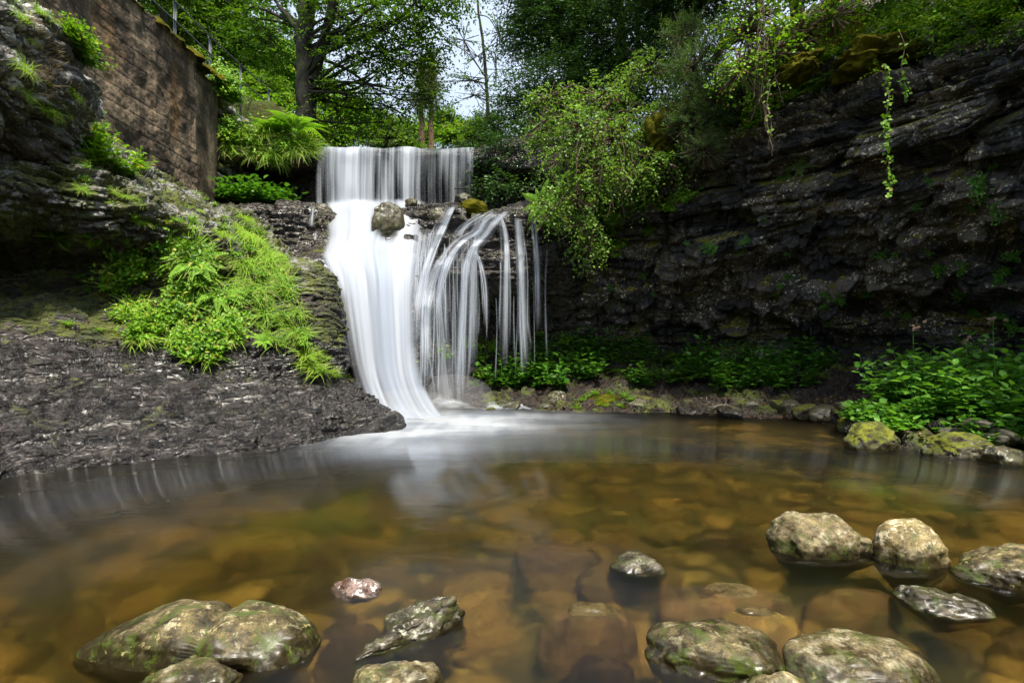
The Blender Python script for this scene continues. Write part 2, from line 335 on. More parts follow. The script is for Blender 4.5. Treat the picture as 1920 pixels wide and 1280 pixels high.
def mat_moss(name, a, b):
    m = M(name); n = m.noise(4, 6, .65); f = m.noise(60, 5, .75); c = m.mix(m.ramp(n, .35, .65), a, b); c = m.mix(m.ramp(f, .3, .65), m.mix(.65, c, (.012, .010, .002)), c)
    return m.done(m.prin(c, .95, m.bump(m.math('ADD', f, n), 1., .04), .1))
MR_moss = mat_moss('moss_cushion', (.05, .055, .004), (.22, .20, .010))
def mat_fallwater(name, ustr, vstr, hard=.28, seed=0., silk=0., soft=False, lo=.12):
    m = M(name); uv = m.n('UVMap').outputs[0]; d = m.n('Attribute', attribute_name='dens').outputs['Fac']
    def nz(su, sv, k, det=2): return m.noise(1, det, .5, 0., m.n('Mapping', {'Vector': uv, 'Scale': (su, sv, 1), 'Location': (seed+k, seed, 0)}).outputs[0])
    a1, a2, a3 = nz(ustr, vstr, 0), nz(ustr*3.3, vstr*.7, 5), nz(ustr*8, vstr*.5, 9, 1)
    s = m.math('ADD', m.math('ADD', m.math('MULTIPLY', a1, .5), m.math('MULTIPLY', a2, .32)), m.math('MULTIPLY', a3, .18))
    if soft: a = m.math('MULTIPLY', m.math('POWER', d, .9), m.ramp(s, .38, .62, lo, 1.25), 0., True)
    x = m.math('ADD', m.math('MULTIPLY', m.math('SUBTRACT', s, .5), 2.6*(1-silk)), m.math('SUBTRACT', m.math('MULTIPLY', d, 1.75), .42))
    if not soft: a = m.math('MULTIPLY', m.ramp(x, .5-hard*1.8, .5+hard*2.2), m.ramp(d, .0, .25))
    col = m.mix(m.ramp(s, .36, .60), (.48, .54, .64), (.70, .74, .80))
    p = m.prin(col, .6, None, .2)
    t = m.n('BsdfTranslucent', {'Color': (.62, .68, .78, 1)}).outputs[0]
    w = m.n('MixShader', {0: .5, 1: p, 2: t}).outputs[0]
    return m.done(m.n('MixShader', {0: m.math('MULTIPLY', a, .96), 1: m.n('BsdfTransparent').outputs[0], 2: w}).outputs[0])
MW_curtain = mat_fallwater('falling_water_streaks', 4.6, .3)
MW_main = mat_fallwater('falling_water_silk', 2.6, .22, .35, 3., .35)
MW_strand = mat_fallwater('falling_water_strand', 14., .25, .4, 7., soft=True)
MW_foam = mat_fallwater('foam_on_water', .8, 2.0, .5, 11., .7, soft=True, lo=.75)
def mat_pool():
    m = M('pool_water'); v = m.map((1.0, 2.6, 1)); b = m.bump(m.noise(1.6, 3, .5, 0., v), .16, .05)
    fr = m.n('Fresnel', {'IOR': 1.33, 'Normal': b}).outputs[0]
    g = m.n('BsdfGlossy', {'Color': (.92, .95, 1., 1), 'Roughness': .16, 'Normal': b}).outputs[0]
    t = m.n('BsdfTransparent', {'Color': (.97, .95, .86, 1)}).outputs[0]
    m.t.links.new(m.n('AddShader', {0: m.n('VolumeAbsorption', {'Color': (.68, .60, .13, 1), 'Density': .85}).outputs[0], 1: m.n('VolumeScatter', {'Color': (.66, .74, .26, 1), 'Density': .27, 'Anisotropy': .3}).outputs[0]}).outputs[0], m.out.inputs['Volume'])
    rf = m.n('BsdfRefraction', {'Color': (.97, .95, .86, 1), 'IOR': 1.16, 'Roughness': .30, 'Normal': b}).outputs[0]
    t = m.n('MixShader', {0: .55, 1: t, 2: rf}).outputs[0]
    return m.done(m.n('MixShader', {0: fr, 1: t, 2: g}).outputs[0])
MW_pool = mat_pool()
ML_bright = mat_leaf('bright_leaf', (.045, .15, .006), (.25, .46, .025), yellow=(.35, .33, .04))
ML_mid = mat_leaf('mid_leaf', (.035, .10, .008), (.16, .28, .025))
ML_beech = mat_leaf('beech_leaf', (.020, .065, .006), (.11, .21, .018), trans=.45)
ML_yew = mat_leaf('yew_needle', (.018, .055, .014), (.085, .175, .050), rough=.55, trans=.15)
ML_shrub = mat_leaf('shrub_leaf', (.04, .12, .012), (.26, .42, .07), clump=2.5)
ML_fern = mat_leaf('fern_frond', (.12, .28, .015), (.34, .58, .06), rough=.6)
ML_grass = mat_leaf('grass_blade', (.11, .25, .010), (.36, .54, .05), rough=.6, yellow=(.40, .36, .14))
ML_nettle = mat_leaf('bank_leaf', (.04, .14, .015), (.19, .42, .06), rough=.4)
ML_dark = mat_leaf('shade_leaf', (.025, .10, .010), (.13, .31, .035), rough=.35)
ML_blue = mat_leaf('tree_heath_leaf', (.05, .10, .035), (.12, .20, .07), rough=.7)
ML_dry = mat_leaf('dry_grass', (.16, .11, .06), (.32, .25, .16), rough=.8)
ML_flower = mat_leaf('flower_head', (.35, .20, .22), (.60, .50, .40), rough=.8)
MB_bark = mat_bark('dark_bark', (.010, .009, .007), (.045, .04, .032), .5)
MB_pine = mat_bark('pine_bark', (.09, .05, .03), (.22, .13, .08))
MB_twig = mat_bark('twig_bark', (.08, .05, .035), (.22, .15, .11))

# ------------------------------------------------------------------ ground: one sheet
def poly_sdf(x, y, poly):
    d = np.full(x.shape, 1e9); ins = np.zeros(x.shape, bool); n = len(poly)
    for i in range(n):
        ax, ay = poly[i]; bx, by = poly[(i+1) % n]
        t = np.clip(((x-ax)*(bx-ax)+(y-ay)*(by-ay))/((bx-ax)**2+(by-ay)**2), 0, 1)
        d = np.minimum(d, np.hypot(x-ax-t*(bx-ax), y-ay-t*(by-ay)))
        c = ((ay > y) != (by > y)) & (x < (bx-ax)*(y-ay)/((by-ay)+1e-12)+ax); ins ^= c
    return np.where(ins, -d, d)
BASIN = [(-4.95, -6), (-4.95, 6), (-4.95, 8.8), (-6.6, 9.5), (-6.6, 11.5), (1.5, 11.6), (3.2, 10.8), (5.2, 10.0), (7.2, 8.3), (8.6, 5.6), (9.2, 2), (9.2, -6)]
def bed_z(x, y):
    p = np.stack([x, y, x*0], -1)
    d = .24+.22*sst(.9, -1.6, x)+.22*sst(2.2, 5., y)*sst(3.2, 1., x)+.05*fbm(p*.9, 3, 5)
    d = d-.42*sst(1.2, .3, y)                      # shelves up to the shore by the camera
    return -d
def ground_z(x, y):
    sd = poly_sdf(x, y, BASIN)
    hi = 4.45+0*x
    left = sst(-4.3, -5.2, x)*(.75*sst(5, 14, y)*1.+1.0) + np.maximum(-5.6-x, 0)*.42*sst(3, 9, y)
    right = np.maximum(x-1.2, 0)*.55
    hi = hi+np.minimum(left, 14)+np.minimum(right, 12)
    hi = np.where(y < 3, hi-sst(3, -4, y)*2.5, hi)
    valley = 26*sst(35, 120, y)*(0.55+.45*sst(-12, 40, np.abs(x-2)))
    hi = hi+.0*valley
    far = 30*sst(60, 150, y)*(.45+.35*np.sin(x*.03+1.2)+.3*sst(0, -60, x)+.3*sst(20, 90, x))
    hi = hi+far+.25*fbm(np.stack([x*.3, y*.3, x*0], -1), 3, 9)
    bz = bed_z(x, y)
    front = -.1+.9*sst(-2, -8, y)
    bz = np.where(y < .3, np.maximum(bz, front*sst(.3, -2, y)+bz*(1-sst(.3, -2, y))), bz)
    return bz+(hi-bz)*sst(0., .7, sd)
def axis(a, b, fa, fb, d, far_):
    mid = np.arange(fa, fb, d); l = fa-np.geomspace(d, fa-a, far_)[::-1]; r = fb+np.geomspace(d, b-fb, far_)
    return np.concatenate([l, mid, r])
gx = axis(-170, 170, -9, 10, .06, 45); gy = axis(-60, 260, -5, 13, .06, 50)
GX, GY = np.meshgrid(gx, gy, indexing='ij')
gz = ground_z(GX.ravel(), GY.ravel())
gp = np.stack([GX.ravel(), GY.ravel(), gz], -1)
gp[:, 2] += np.where(gz < .3, .035*fbm(gp*[3, 3, 0], 3, 4), .05*fbm(gp*[2, 2, 0], 3, 4))
fq = gridfaces(len(gx), len(gy))
ground = mesh_np('ground', gp, [fq], MR_ground)
ground.data.materials.append(MR_bed)
fc = gp[fq].mean(1)
ground.data.polygons.foreach_set('material_index', (fc[:, 2] < .15).astype(np.int32))
tag(ground, kind='structure')

# ------------------------------------------------------------------ rock masses
def col(lst): return [P(*q) for q in lst]
def disp_left(p, n):
    lowf = .10*fbm(p*.9, 3, 2); px, py = PX(p[:, 0], np.maximum(p[:, 1], .3), p[:, 2]); bulge = .16*np.exp(-(((px-585)/60)**2+((py-600)/95)**2)**1.5)+.10*np.exp(-((py-790)/70)**2)*sst(300, 600, px)-.10*np.exp(-((py-705)/14)**2)*sst(420, 520, px); lowz = 1+1.1*sst(.9, 1.5, p[:, 2])*sst(600, 480, px)
    s = strata(p, .30, .8, .09, .03, 12, .6, .3)*sst(.7, 1.4, p[:, 2])*(.15+.85*sst(-2.3, -3.4, p[:, 0]))
    return lowf+s+lowz*(chunks(p, (.36, .36, .10), .045, 71, .5)+chunks(p, (.13, .13, .04), .026, 72, .5)+.010*fbm(p*5, 3, 3)+.006*fbm(p*17, 3, 4))+bulge
LC = [
 [(-700, 1500, 1.2), (-700, 1400, 1.4), (-700, 1000, 2.2), (-700, 800, 2.6), (-700, 600, 3.), (-700, 450, 3.2), (-700, 300, 3.1), (-700, 100, 3.0), (-700, -100, 3.1), (-700, -200, 3.6)],
 [(-300, 1130, 2.75), (-300, 1000, 2.96), (-300, 880, 3.5), (-300, 760, 3.9), (-300, 640, 4.4), (-300, 540, 4.7), (-300, 440, 4.9), (-300, 350, 4.4), (-300, 200, 4.3), (-300, 0, 4.9)],
 [(0, 1010, 3.8), (0, 900, 4.10), (0, 800, 4.4), (0, 700, 4.8), (0, 600, 5.25), (0, 520, 5.75), (0, 450, 5.85), (0, 400, 5.2), (0, 320, 5.1), (0, 240, 5.8)],
 [(120, 975, 4.05), (120, 884, 4.37), (120, 800, 4.65), (120, 710, 5.05), (120, 620, 5.5), (120, 540, 6.0), (120, 470, 6.05), (120, 410, 5.55), (120, 310, 5.5), (120, 240, 6.2)],
 [(230, 960, 4.35), (230, 870, 4.64), (230, 800, 4.9), (230, 735, 5.25), (230, 665, 5.6), (230, 570, 6.1), (230, 480, 6.2), (230, 425, 5.8), (230, 345, 5.95), (230, 290, 6.9)],
 [(350, 935, 4.7), (350, 857, 4.92), (350, 795, 5.15), (350, 740, 5.5), (350, 672, 5.85), (350, 580, 6.15), (350, 500, 6.25), (350, 440, 6.2), (350, 385, 6.6), (350, 348, 8.3)],
 [(460, 915, 5.0), (460, 845, 5.2), (460, 790, 5.45), (460, 740, 5.75), (460, 682, 6.05), (460, 610, 6.3), (460, 540, 6.45), (460, 480, 6.6), (460, 432, 7.1), (460, 395, 9.2)],
 [(560, 900, 5.35), (560, 831, 5.58), (560, 785, 5.8), (560, 740, 6.1), (560, 690, 6.4), (560, 620, 6.65), (560, 570, 6.8), (560, 520, 6.95), (555, 487, 7.3), (540, 474, 9.2)],
 [(640, 880, 5.7), (640, 818, 5.98), (640, 785, 6.15), (640, 745, 6.4), (638, 703, 6.7), (625, 640, 6.95), (618, 580, 7.1), (610, 530, 7.3), (597, 500, 7.6), (570, 482, 9.2)],
 [(700, 850, 6.1), (716, 808, 6.32), (700, 785, 6.45), (680, 750, 6.7), (655, 710, 6.95), (640, 660, 7.2), (634, 590, 7.4), (626, 545, 7.6), (612, 512, 7.9), (575, 486, 9.2)],
 [(725, 840, 6.5), (736, 803, 6.62), (715, 775, 6.8), (690, 745, 7.0), (660, 708, 7.3), (643, 660, 7.6), (636, 590, 7.9), (627, 550, 8.1), (612, 515, 8.3), (575, 488, 9.2)],
 [(640, 820, 7.6), (640, 790, 7.7), (640, 770, 7.8), (630, 740, 7.9), (620, 705, 8.0), (612, 660, 8.1), (608, 600, 8.2), (600, 560, 8.4), (590, 520, 8.6), (570, 490, 9.2)],
]
left_cliff = sheet('rock_cliff', [col(c) for c in LC], 900, 520, disp_left, MR_left, key='L')
tag(left_cliff, 'dark layered rock bank sloping into the pool left of the waterfall', kind='structure')

# rock step under the falls
FC = []
def fc_(px, rows): FC.append([P(px+dx, 640, Y)*[1, 1, 0]+[0, 0, z] for dx, Y, z in rows])
fc_(300, [(0, 7.9, -1), (0, 8.2, .2), (0, 8.5, 1.2), (0, 8.8, 2.0), (0, 8.9, 2.5), (0, 9.2, 2.9), (0, 9.6, 3.25), (0, 10.6, 3.35), (0, 11.1, 3.8), (0, 11.2, 4.6)])
fc_(420, [(0, 7.9, -1), (0, 8.2, .2), (0, 8.5, 1.2), (0, 8.8, 2.0), (0, 8.95, 2.5), (0, 9.15, 2.9), (0, 9.5, 3.28), (0, 10.6, 3.4), (0, 11.1, 3.8), (0, 11.2, 4.6)])
fc_(520, [(0, 7.9, -1), (0, 8.2, .2), (0, 8.5, 1.2), (0, 8.7, 1.9), (0, 8.85, 2.25), (0, 9.25, 2.6), (0, 9.55, 3.3), (0, 10.6, 3.45), (0, 11.1, 3.8), (0, 11.2, 4.6)])
fc_(590, [(0, 7.9, -1), (0, 8.0, .2), (0, 8.2, 1.2), (0, 8.45, 1.9), (0, 8.75, 2.2), (0, 9.35, 2.6), (0, 9.75, 3.35), (0, 10.6, 3.45), (0, 11.1, 3.8), (0, 11.2, 4.6)])
fc_(650, [(0, 7.7, -1), (0, 7.85, .1), (0, 8.1, 1.0), (0, 8.3, 1.8), (0, 8.75, 2.15), (0, 9.5, 2.75), (0, 10.0, 3.32), (0, 10.6, 3.42), (0, 11.1, 3.8), (0, 11.2, 4.6)])
fc_(730, [(0, 7.7, -1), (0, 7.85, .1), (0, 8.1, 1.0), (0, 8.3, 1.8), (0, 8.75, 2.15), (0, 9.5, 2.75), (0, 10.0, 3.32), (0, 10.6, 3.42), (0, 11.1, 3.8), (0, 11.2, 4.6)])
fc_(790, [(0, 7.9, -1), (0, 8.1, .1), (0, 8.3, 1.0), (0, 8.45, 1.8), (0, 8.75, 2.2), (0, 9.4, 2.8), (0, 9.9, 3.36), (0, 10.6, 3.45), (0, 11.1, 3.8), (0, 11.2, 4.6)])
fc_(840, [(0, 8.6, -1), (0, 8.85, .1), (0, 8.95, .9), (0, 8.75, 1.7), (0, 8.65, 2.2), (0, 9.1, 2.75), (0, 9.6, 3.25), (0, 10.4, 3.4), (0, 11.1, 3.8), (0, 11.2, 4.6)])
fc_(890, [(0, 8.8, -1), (0, 9.1, .15), (0, 9.3, .9), (0, 9.05, 1.6), (0, 8.65, 2.1), (0, 8.8, 2.6), (0, 9.05, 3.0), (0, 10.3, 3.3), (0, 11.1, 3.7), (0, 11.2, 4.6)])
fc_(950, [(0, 8.9, -1), (0, 9.4, .2), (0, 9.7, .9), (0, 9.4, 1.5), (0, 8.75, 1.95), (0, 8.8, 2.5), (0, 9.0, 3.1), (0, 10.3, 3.25), (0, 11.1, 3.7), (0, 11.2, 4.6)])
fc_(1005, [(0, 9.0, -1), (0, 9.5, .25), (0, 9.9, .9), (0, 9.6, 1.5), (0, 8.95, 1.95), (0, 8.9, 2.5), (0, 9.05, 3.15), (0, 10.2, 3.25), (0, 10.9, 3.7), (0, 11.0, 4.6)])
fc_(1080, [(0, 9.0, -1), (0, 9.6, .3), (0, 10.0, .9), (0, 9.8, 1.5), (0, 9.2, 2.0), (0, 9.1, 2.5), (0, 9.3, 3.0), (0, 10.0, 3.2), (0, 10.6, 3.6), (0, 10.8, 4.6)])
def disp_fall(p, n): return .07*fbm(p*1.1, 3, 22)+strata(p, .14, .42, .10, .03, 21, .1, .08)+.02*fbm(p*6, 3, 23)+chunks(p, (.25, .25, .07), .07, 84)+chunks(p, (.1, .1, .035), .025, 85)
step = sheet('rock_ledge', FC, 520, 420, disp_fall, MR_fall, key='S')
tag(step, 'wet dark stepped rock that the waterfall runs down', kind='structure')

# top slab the curtain falls from, with the cave recess under it
TS = []
for x, Yf, zt, zb in [(-7.2, 9.9, 4.8, 4.25), (-6.2, 10.0, 4.9, 4.3), (-5.2, 10.15, 4.82, 4.28), (-4.4, 10.2, 4.78, 4.25), (-3.75, 10.3, 4.68, 4.25), (-3.5, 10.4, 4.55, 4.35), (-2.2, 10.42, 4.52, 4.36), (-1.0, 10.42, 4.52, 4.36), (-.6, 10.4, 4.6, 4.25), (0., 10.2, 4.7, 4.1), (.8, 9.9, 4.7, 3.8), (1.6, 9.6, 4.8, 3.6)]:
    TS.append([(x, 11.4, zb-.05), (x, Yf+.45, zb), (x, Yf+.05, zb+.02), (x, Yf, (zt+zb)/2), (x, Yf+.06, zt-.03), (x, Yf+.5, zt), (x, 12.5, zt+.02)])
tslab = sheet('rock_slab', TS, 400, 120, lambda p, n: .03*fbm(p*1.6, 3, 31)+strata(p, .1, .4, .05, .015, 33, 0., .05)+.012*fbm(p*8, 3, 32), MR_fall, key='T')
tag(tslab, 'overhanging rock slab at the lip of the waterfall', kind='structure')

# right cliff, overhanging
RP = [(.2, 10.1, .35), (.9, 9.95, .5), (1.9, 9.75, .6), (2.9, 9.35, .7), (3.9, 8.75, .85), (4.9, 7.9, 1.), (5.7, 6.8, 1.1), (6.3, 5.5, 1.2), (6.7, 4.0, 1.25), (6.9, 2.2, 1.25), (7., 0, 1.2), (7, -3, 1.2)]
OFF = [(-.6, .6), (.35, .1), (.8, -.55), (1.3, -.6), (1.8, .0), (2.4, .65), (3.0, 1.0), (3.6, 1.2), (4.2, 1.15), (4.8, .75), (5.6, -.2), (6.6, -1.4), (8.0, -3.2)]
RC = []
rp = np.array([r[:2] for r in RP]); tg = np.gradient(rp, axis=0); tg /= np.linalg.norm(tg, axis=1, keepdims=True)
for k, (x, y, s) in enumerate(RP):
    nx, ny = tg[k][1], -tg[k][0]          # towards the pool
    if nx*(2.5-x)+ny*(4-y) < 0: nx, ny = -nx, -ny
    zs = .84+.16*min(1, k/5)
    ft = .12+.88*min(1, max(0, k-1)/3.5); RC.append([(x+nx*o*s, y+ny*o*s, z*zs if z <= 3.6 else 3.6*zs+(z-3.6)*ft) for z, o in OFF])
def disp_right(p, n):
    rocky = sst(5.2, 4.3, p[:, 2])
    return .20*fbm(p*.7, 3, 42)+rocky*(strata(p, .30, .75, .20, .04, 41, -.8, .30)+chunks(p, (.80, .80, .32), .34, 81, .16)+chunks(p, (.30, .30, .12), .13, 82, .2)+chunks(p, (.10, .10, .04), .03, 83))+.05*fbm(p*3, 3, 43)+.015*fbm(p*11, 3, 44)
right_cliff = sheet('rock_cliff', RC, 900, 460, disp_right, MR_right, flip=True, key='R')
tag(right_cliff, 'tall shaded overhanging cliff of layered rock right of the pool', kind='structure')

# right bank
BK = []
for px, yw, b in [(700, 760, (9.4, .4)), (850, 762, (9.5, .35)), (1000, 767, (9.9, .55)), (1080, 770, (9.9, .65)), (1200, 772, (9.9, .7)), (1330, 775, (9.7, .75)), (1450, 782, (9.2, .75)), (1570, 796, (8.6, .75)), (1640, 826, (8.0, .75)), (1780, 845, (7.6, .8)), (1950, 862, (7.3, .85)), (2300, 900, (6.6, .9)), (3200, 1100, (5.2, .9))]:
    w = P(px, yw, F/(yw-640)); e = w*1.; e[:2] = w[:2]*(b[0]/w[1]); e[2] = b[1]
    if px > 2400: e = np.array([7.4, 2.0, .9])
    BK.append([w*[.9, .9, 0]+[0, 0, -.75], w*[.96, .96, 0]+[0, 0, -.18], w*[1, 1, 0]+[0, 0, .02], w+(e-w)*.25+[0, 0, .03], w+(e-w)*.6, e, e+[0, 0, .3]+(e-w)*.4*[1, 1, 0]])
bank = sheet('bank', BK, 500, 160, lambda p, n: .07*fbm(p*2.2, 3, 51)+chunks(p, (.2, .2, .1), .08, 55)+.03*fbm(p*7, 3, 52)+.015*fbm(p*22, 2, 53), MR_bankground, flip=False, key='B')
tag(bank, 'stony earth bank at the foot of the shaded cliff', kind='structure')

# outcrop at the upper left, a closed lump leaning over the bank
def ico(sub):
    bm = bmesh.new(); bmesh.ops.create_icosphere(bm, subdivisions=sub, radius=1)
    V = np.array([v.co[:] for v in bm.verts]); Fq = np.array([[v.index for v in f.verts] for f in bm.faces]); bm.free(); return V, Fq
ICO = {k: ico(k) for k in (3, 4, 5, 6, 7)}
def lump(name, c, r, mat, seed, sub=6, amp=.25, st=(.12, .4, .10, .04), label=None, **t):
    V, Fq = ICO[sub]; V = V.copy(); k = .8
    V = np.sign(V)*np.abs(V)**k; n = nrm(V)
    p = np.array(c)+V*np.array(r)*(1+amp*fbm(V*1.3+seed, 4, seed))[:, None]
    d = (strata(p, st[0], st[1], st[2], st[3], seed, .5, .1) if st else 0)+.05*fbm(p*3, 5, seed+4, .6)+chunks(p, (.25, .25, .12), .10, seed+6)+chunks(p, (.09, .09, .05), .045, seed+7)
    p = p+n*np.reshape(d, (-1, 1))
    o = mesh_np(name, p-np.array(c), [Fq], mat); o.location = c
    SURF[name+str(seed)] = (p, n, n)
    tag(o, label, **t); return o
lump('rock_outcrop', P(-95, 125, 5.0), (.80, .95, .92), MR_out, 61, 7, .20, (.2, .5, .04, .02), 'lichen spotted rock outcrop overhanging the upper left corner', kind='structure')

# concrete retaining wall along x=-5, board marked
def wall():
    root = empty('retaining_wall', (-5, 7.2, 3))
    ny, nz = 420, 300
    yy = np.linspace(4.6, 9.0, ny); zz = np.linspace(2.5, 5.5, nz)
    Yg, Zg = np.meshgrid(yy, zz, indexing='ij'); p = np.stack([np.full(Yg.size, -4.98), Yg.ravel(), Zg.ravel()], -1)
    b = p[:, 2]/.21; f = b-np.floor(b); hb = _h(np.floor(b), np.floor(b)*0, np.floor(b)*0, 3)
    p[:, 0] += .004*(hb-.5)-.006*np.exp(-(np.minimum(f, 1-f)/.04)**2)+.035*fbm(p*1.5, 4, 5)+.008*fbm(p*9, 3, 6)
    top = p[:, 2] > 5.3; p[top, 2] += .07*fbm(p[top]*3, 3, 8)
    # top return back to the soil
    G = p.reshape(ny, nz, 3); back = G[:, -1:, :]+np.array([-.45, 0, .02]); G = np.concatenate([G, back], 1)
    o = mesh_np('wall_face', G.reshape(-1, 3), [gridfaces(ny, nz+1)], MR_conc); child(o, root)
    SURF['W'] = (p, np.tile([1., 0, 0], (len(p), 1)), None)
    # end buttress, slightly set back
    V, Fq = box(-5.45, -5.1, 9.0, 9.85, 2.6, 5.42); bm = bmesh.new()
    for v in V: bm.verts.new(v)
    bm.verts.ensure_lookup_table()
    for f in Fq: bm.faces.new([bm.verts[i] for i in f])
    bmesh.ops.subdivide_edges(bm, edges=bm.edges[:], cuts=24, use_grid_fill=True)
    V = np.array([v.co[:] for v in bm.verts]); Fq = np.array([[v.index for v in f.verts] for f in bm.faces]); bm.free()
    V = V+nrm(V-V.mean(0))*(.03*fbm(V*2.5, 4, 9))[:, None]
    child(mesh_np('buttress', V, [Fq], MR_conc), root)
    # end face of the main wall
    V, Fq = box(-5.43, -5.0, 8.95, 9.01, 2.6, 5.42); child(mesh_np('wall_end', V, [Fq], MR_conc, smooth=False), root)
    # moss cap
    yy = np.linspace(4.6, 9.8, 320); a = np.linspace(0, np.pi, 14)
    Yg, Ag = np.meshgrid(yy, a, indexing='ij'); r = .10+.08*fbm(np.stack([Yg.ravel()*2.2, Ag.ravel()*0, Ag.ravel()*0], -1), 3, 15)
    r = np.maximum(r, .02)
    p = np.stack([-5.16-.0*Yg.ravel()+(.17+r)*np.cos(Ag.ravel())-.05*(Yg.ravel() > 9), Yg.ravel(), 5.46+r*1.2*np.sin(Ag.ravel())-.02], -1)
    p += nrm(np.stack([np.cos(Ag.ravel()), 0*Ag.ravel(), np.sin(Ag.ravel())], -1))*(.05*fbm(p*7, 4, 16))[:, None]
    child(mesh_np('moss_cap', p, [gridfaces(320, 14, True)], MR_moss), root)
    SURF['C'] = (p, np.tile([.3, 0, .95], (len(p), 1)), None)
    tag(root, 'brown stained board marked concrete retaining wall above the left bank', 'retaining wall')
wall()
# dry stone wall continuing behind
def stonewall():
    c = Col(); r = np.random.default_rng(3); V0, F0 = ICO[3]
    for iz in range(9):
        y = 9.9
        while y < 12.6:
            w = r.uniform(.22, .5); z = 3.7+iz*.19+r.uniform(-.02, .02); s = np.array([.24, w*.5, .10])
            if z < 5.35+.1*math.sin(y*3):
                V = np.sign(V0)*np.abs(V0)**.6*s*(1+.15*fbm(V0*1.5+y*7+iz, 3, 2))[:, None]; c.add(V+[-5.35+r.uniform(-.05, .05), y+w/2, z], F0)
            y += w*.98
    o = c.build('dry_stone_wall', MR_out); tag(o, 'old dry stone wall of dark mossy blocks behind the concrete wall', 'stone wall')
stonewall()
# railing
def railing(posts, zt, label, lower=.32, r=.022, base=5.4):
    root = empty('metal_railing', tuple(np.array(posts[0])*[1, 1, 0]+[0, 0, base]))
    for (x, y, zz) in posts:
        c = Col()
        for dx in (-.022, .022): c.add(*box(x-.008+dx*0, x+.008, y-.008+dx*1.2, y+.008+dx*1.2, base, zz))
        c.add(*box(x-.012, x+.012, y-.034, y+.034, zz-.02, zz+.004))
        child(c.build('post', MR_metal, smooth=False), root)
    for k, nm in ((0, 'top_rail'), (lower, 'lower_rail')):
        pts = [(x+.014, y, zz-k-.012) for x, y, zz in posts]
        V, Fq = tube(pts, [r*.6]*len(pts), 8); child(mesh_np(nm, V, [Fq], MR_metal), root)
    tag(root, label, 'railing'); return root
railing([(-5.6, 7.1, 6.62), (-5.6, 8.25, 6.62), (-5.6, 9.45, 6.64), (-5.6, 10.55, 6.65), (-5.58, 11.7, 6.68), (-5.56, 13.0, 6.75), (-5.5, 14.6, 6.75)], 6.65, 'thin metal railing running along the top of the concrete wall')
railing([(-3.95, 14.2, 6.05), (-3.62, 14.3, 5.97), (-3.3, 14.4, 5.88)], 5.7, 'short metal railing standing behind the lip of the waterfall', .5, .02, 4.4)

# ------------------------------------------------------------------ water
def pool():
    # closed body: flat top sheet at z=0, deep floor under the bed
    xs = np.linspace(-9, 10, 40); ys = np.linspace(-4.5, 11, 40)
    c = Col(); V, Fq = box(-6.5, 8.6, -2.2, 10.6, -2.5, 0.)
    o = c.add(V, Fq).build('pool_water', MW_pool, smooth=False); tag(o, 'clear amber brown pool below the waterfall', kind='structure')
pool()
def ustream():
    V, Fq = box(-3.72, -.62, 10.62, 26, 4.3, 4.60); o = Col().add(V, Fq).build('stream_water', MR_up, smooth=False); tag(o, 'shallow stream above the lip of the falls', kind='structure')
mm_ = M('stream_surface'); MR_up = mm_.done(mm_.prin((.05, .06, .05), .12, mm_.bump(mm_.noise(6, 4), .3, .05)))
ustream()
def flow(name, rows, dens, mat, parent, nu=90, nv=160, umet=None, bulge=0., wob=0., seed=0):
    """rows: list along the flow of lists across of points; dens(u,v,px,py)->density"""
    G = cmr(np.asarray(rows, float), nv); G = np.swapaxes(cmr(np.swapaxes(G, 0, 1), nu), 0, 1)   # nv,nu,3
    n = gnormals(G); 
    if n[:, :, 1].mean() > 0: n = -n
    v, u = np.meshgrid(np.linspace(0, 1, nv), np.linspace(0, 1, nu), indexing='ij')
    p = G.reshape(-1, 3); uu, vv = u.ravel(), v.ravel()
    d = bulge*np.sin(np.pi*uu)+wob*fbm(np.stack([uu*7+seed, vv*2.2, vv*0], -1), 3, seed)
    p = p+n.reshape(-1, 3)*d[:, None]
    px, py = PX(p[:, 0], p[:, 1], p[:, 2])
    D = np.clip(dens(uu, vv, px, py), 0, 1)
    w = np.linalg.norm(G[:, -1]-G[:, 0], axis=1).mean() if umet is None else umet
    uv = np.stack([uu*w, vv*3], -1)
    o = mesh_np(name, p, [gridfaces(nv, nu)], mat, attrs={'dens': D}, uv=uv); child(o, parent); return o
def frow(pxs, py, Y): return [P(px, py if np.isscalar(py) else py[i], Y if np.isscalar(Y) else Y[i]) for i, px in enumerate(pxs)]
def lerp(a, b, n): return list(np.linspace(a, b, n))
wf = empty('waterfall', P(740, 780, 7.6))
tag(wf, 'white silky main waterfall dropping over two steps into the pool', 'waterfall')
pxk = [575, 583, 600, 625, 650, 690, 700, 725, 745, 765, 785, 800, 830, 850, 862, 878, 889, 896]
dk = [0, .22, .38, .60, .80, .62, .45, .50, .42, .66, .48, .40, .46, .40, .50, .56, .40, .0]
for lay, (off, mul, wb) in enumerate(((0., 1., .05), (.07, .8, .04))):
    flow('upper_curtain', [frow(lerp(577+0, 893, 9), 277.5, 11.2+off), frow(lerp(578, 893, 9), [278, 276, 279, 277, 279.5, 277, 281, 278, 277], 10.55+off*.5), frow(lerp(577, 893, 9), [286, 281, 285, 281, 286, 282, 288, 284, 282], 10.36+off), frow(lerp(576, 893, 9), 310, 10.3+off), frow(lerp(576, 892, 9), 345, 10.24+off), frow(lerp(577, 892, 9), 380, 10.2+off), frow(lerp(580, 890, 9), 390, 10.1+off)],
     lambda u, v, px, py: np.interp(px, pxk, dk)*mul*(1-.35*sst(.0, .15, .15-v))*(1-.2*sst(.4, .8, v)*(px > 790)), MW_curtain, wf, 200, 80, None, 0., wb*.5, 5+lay)
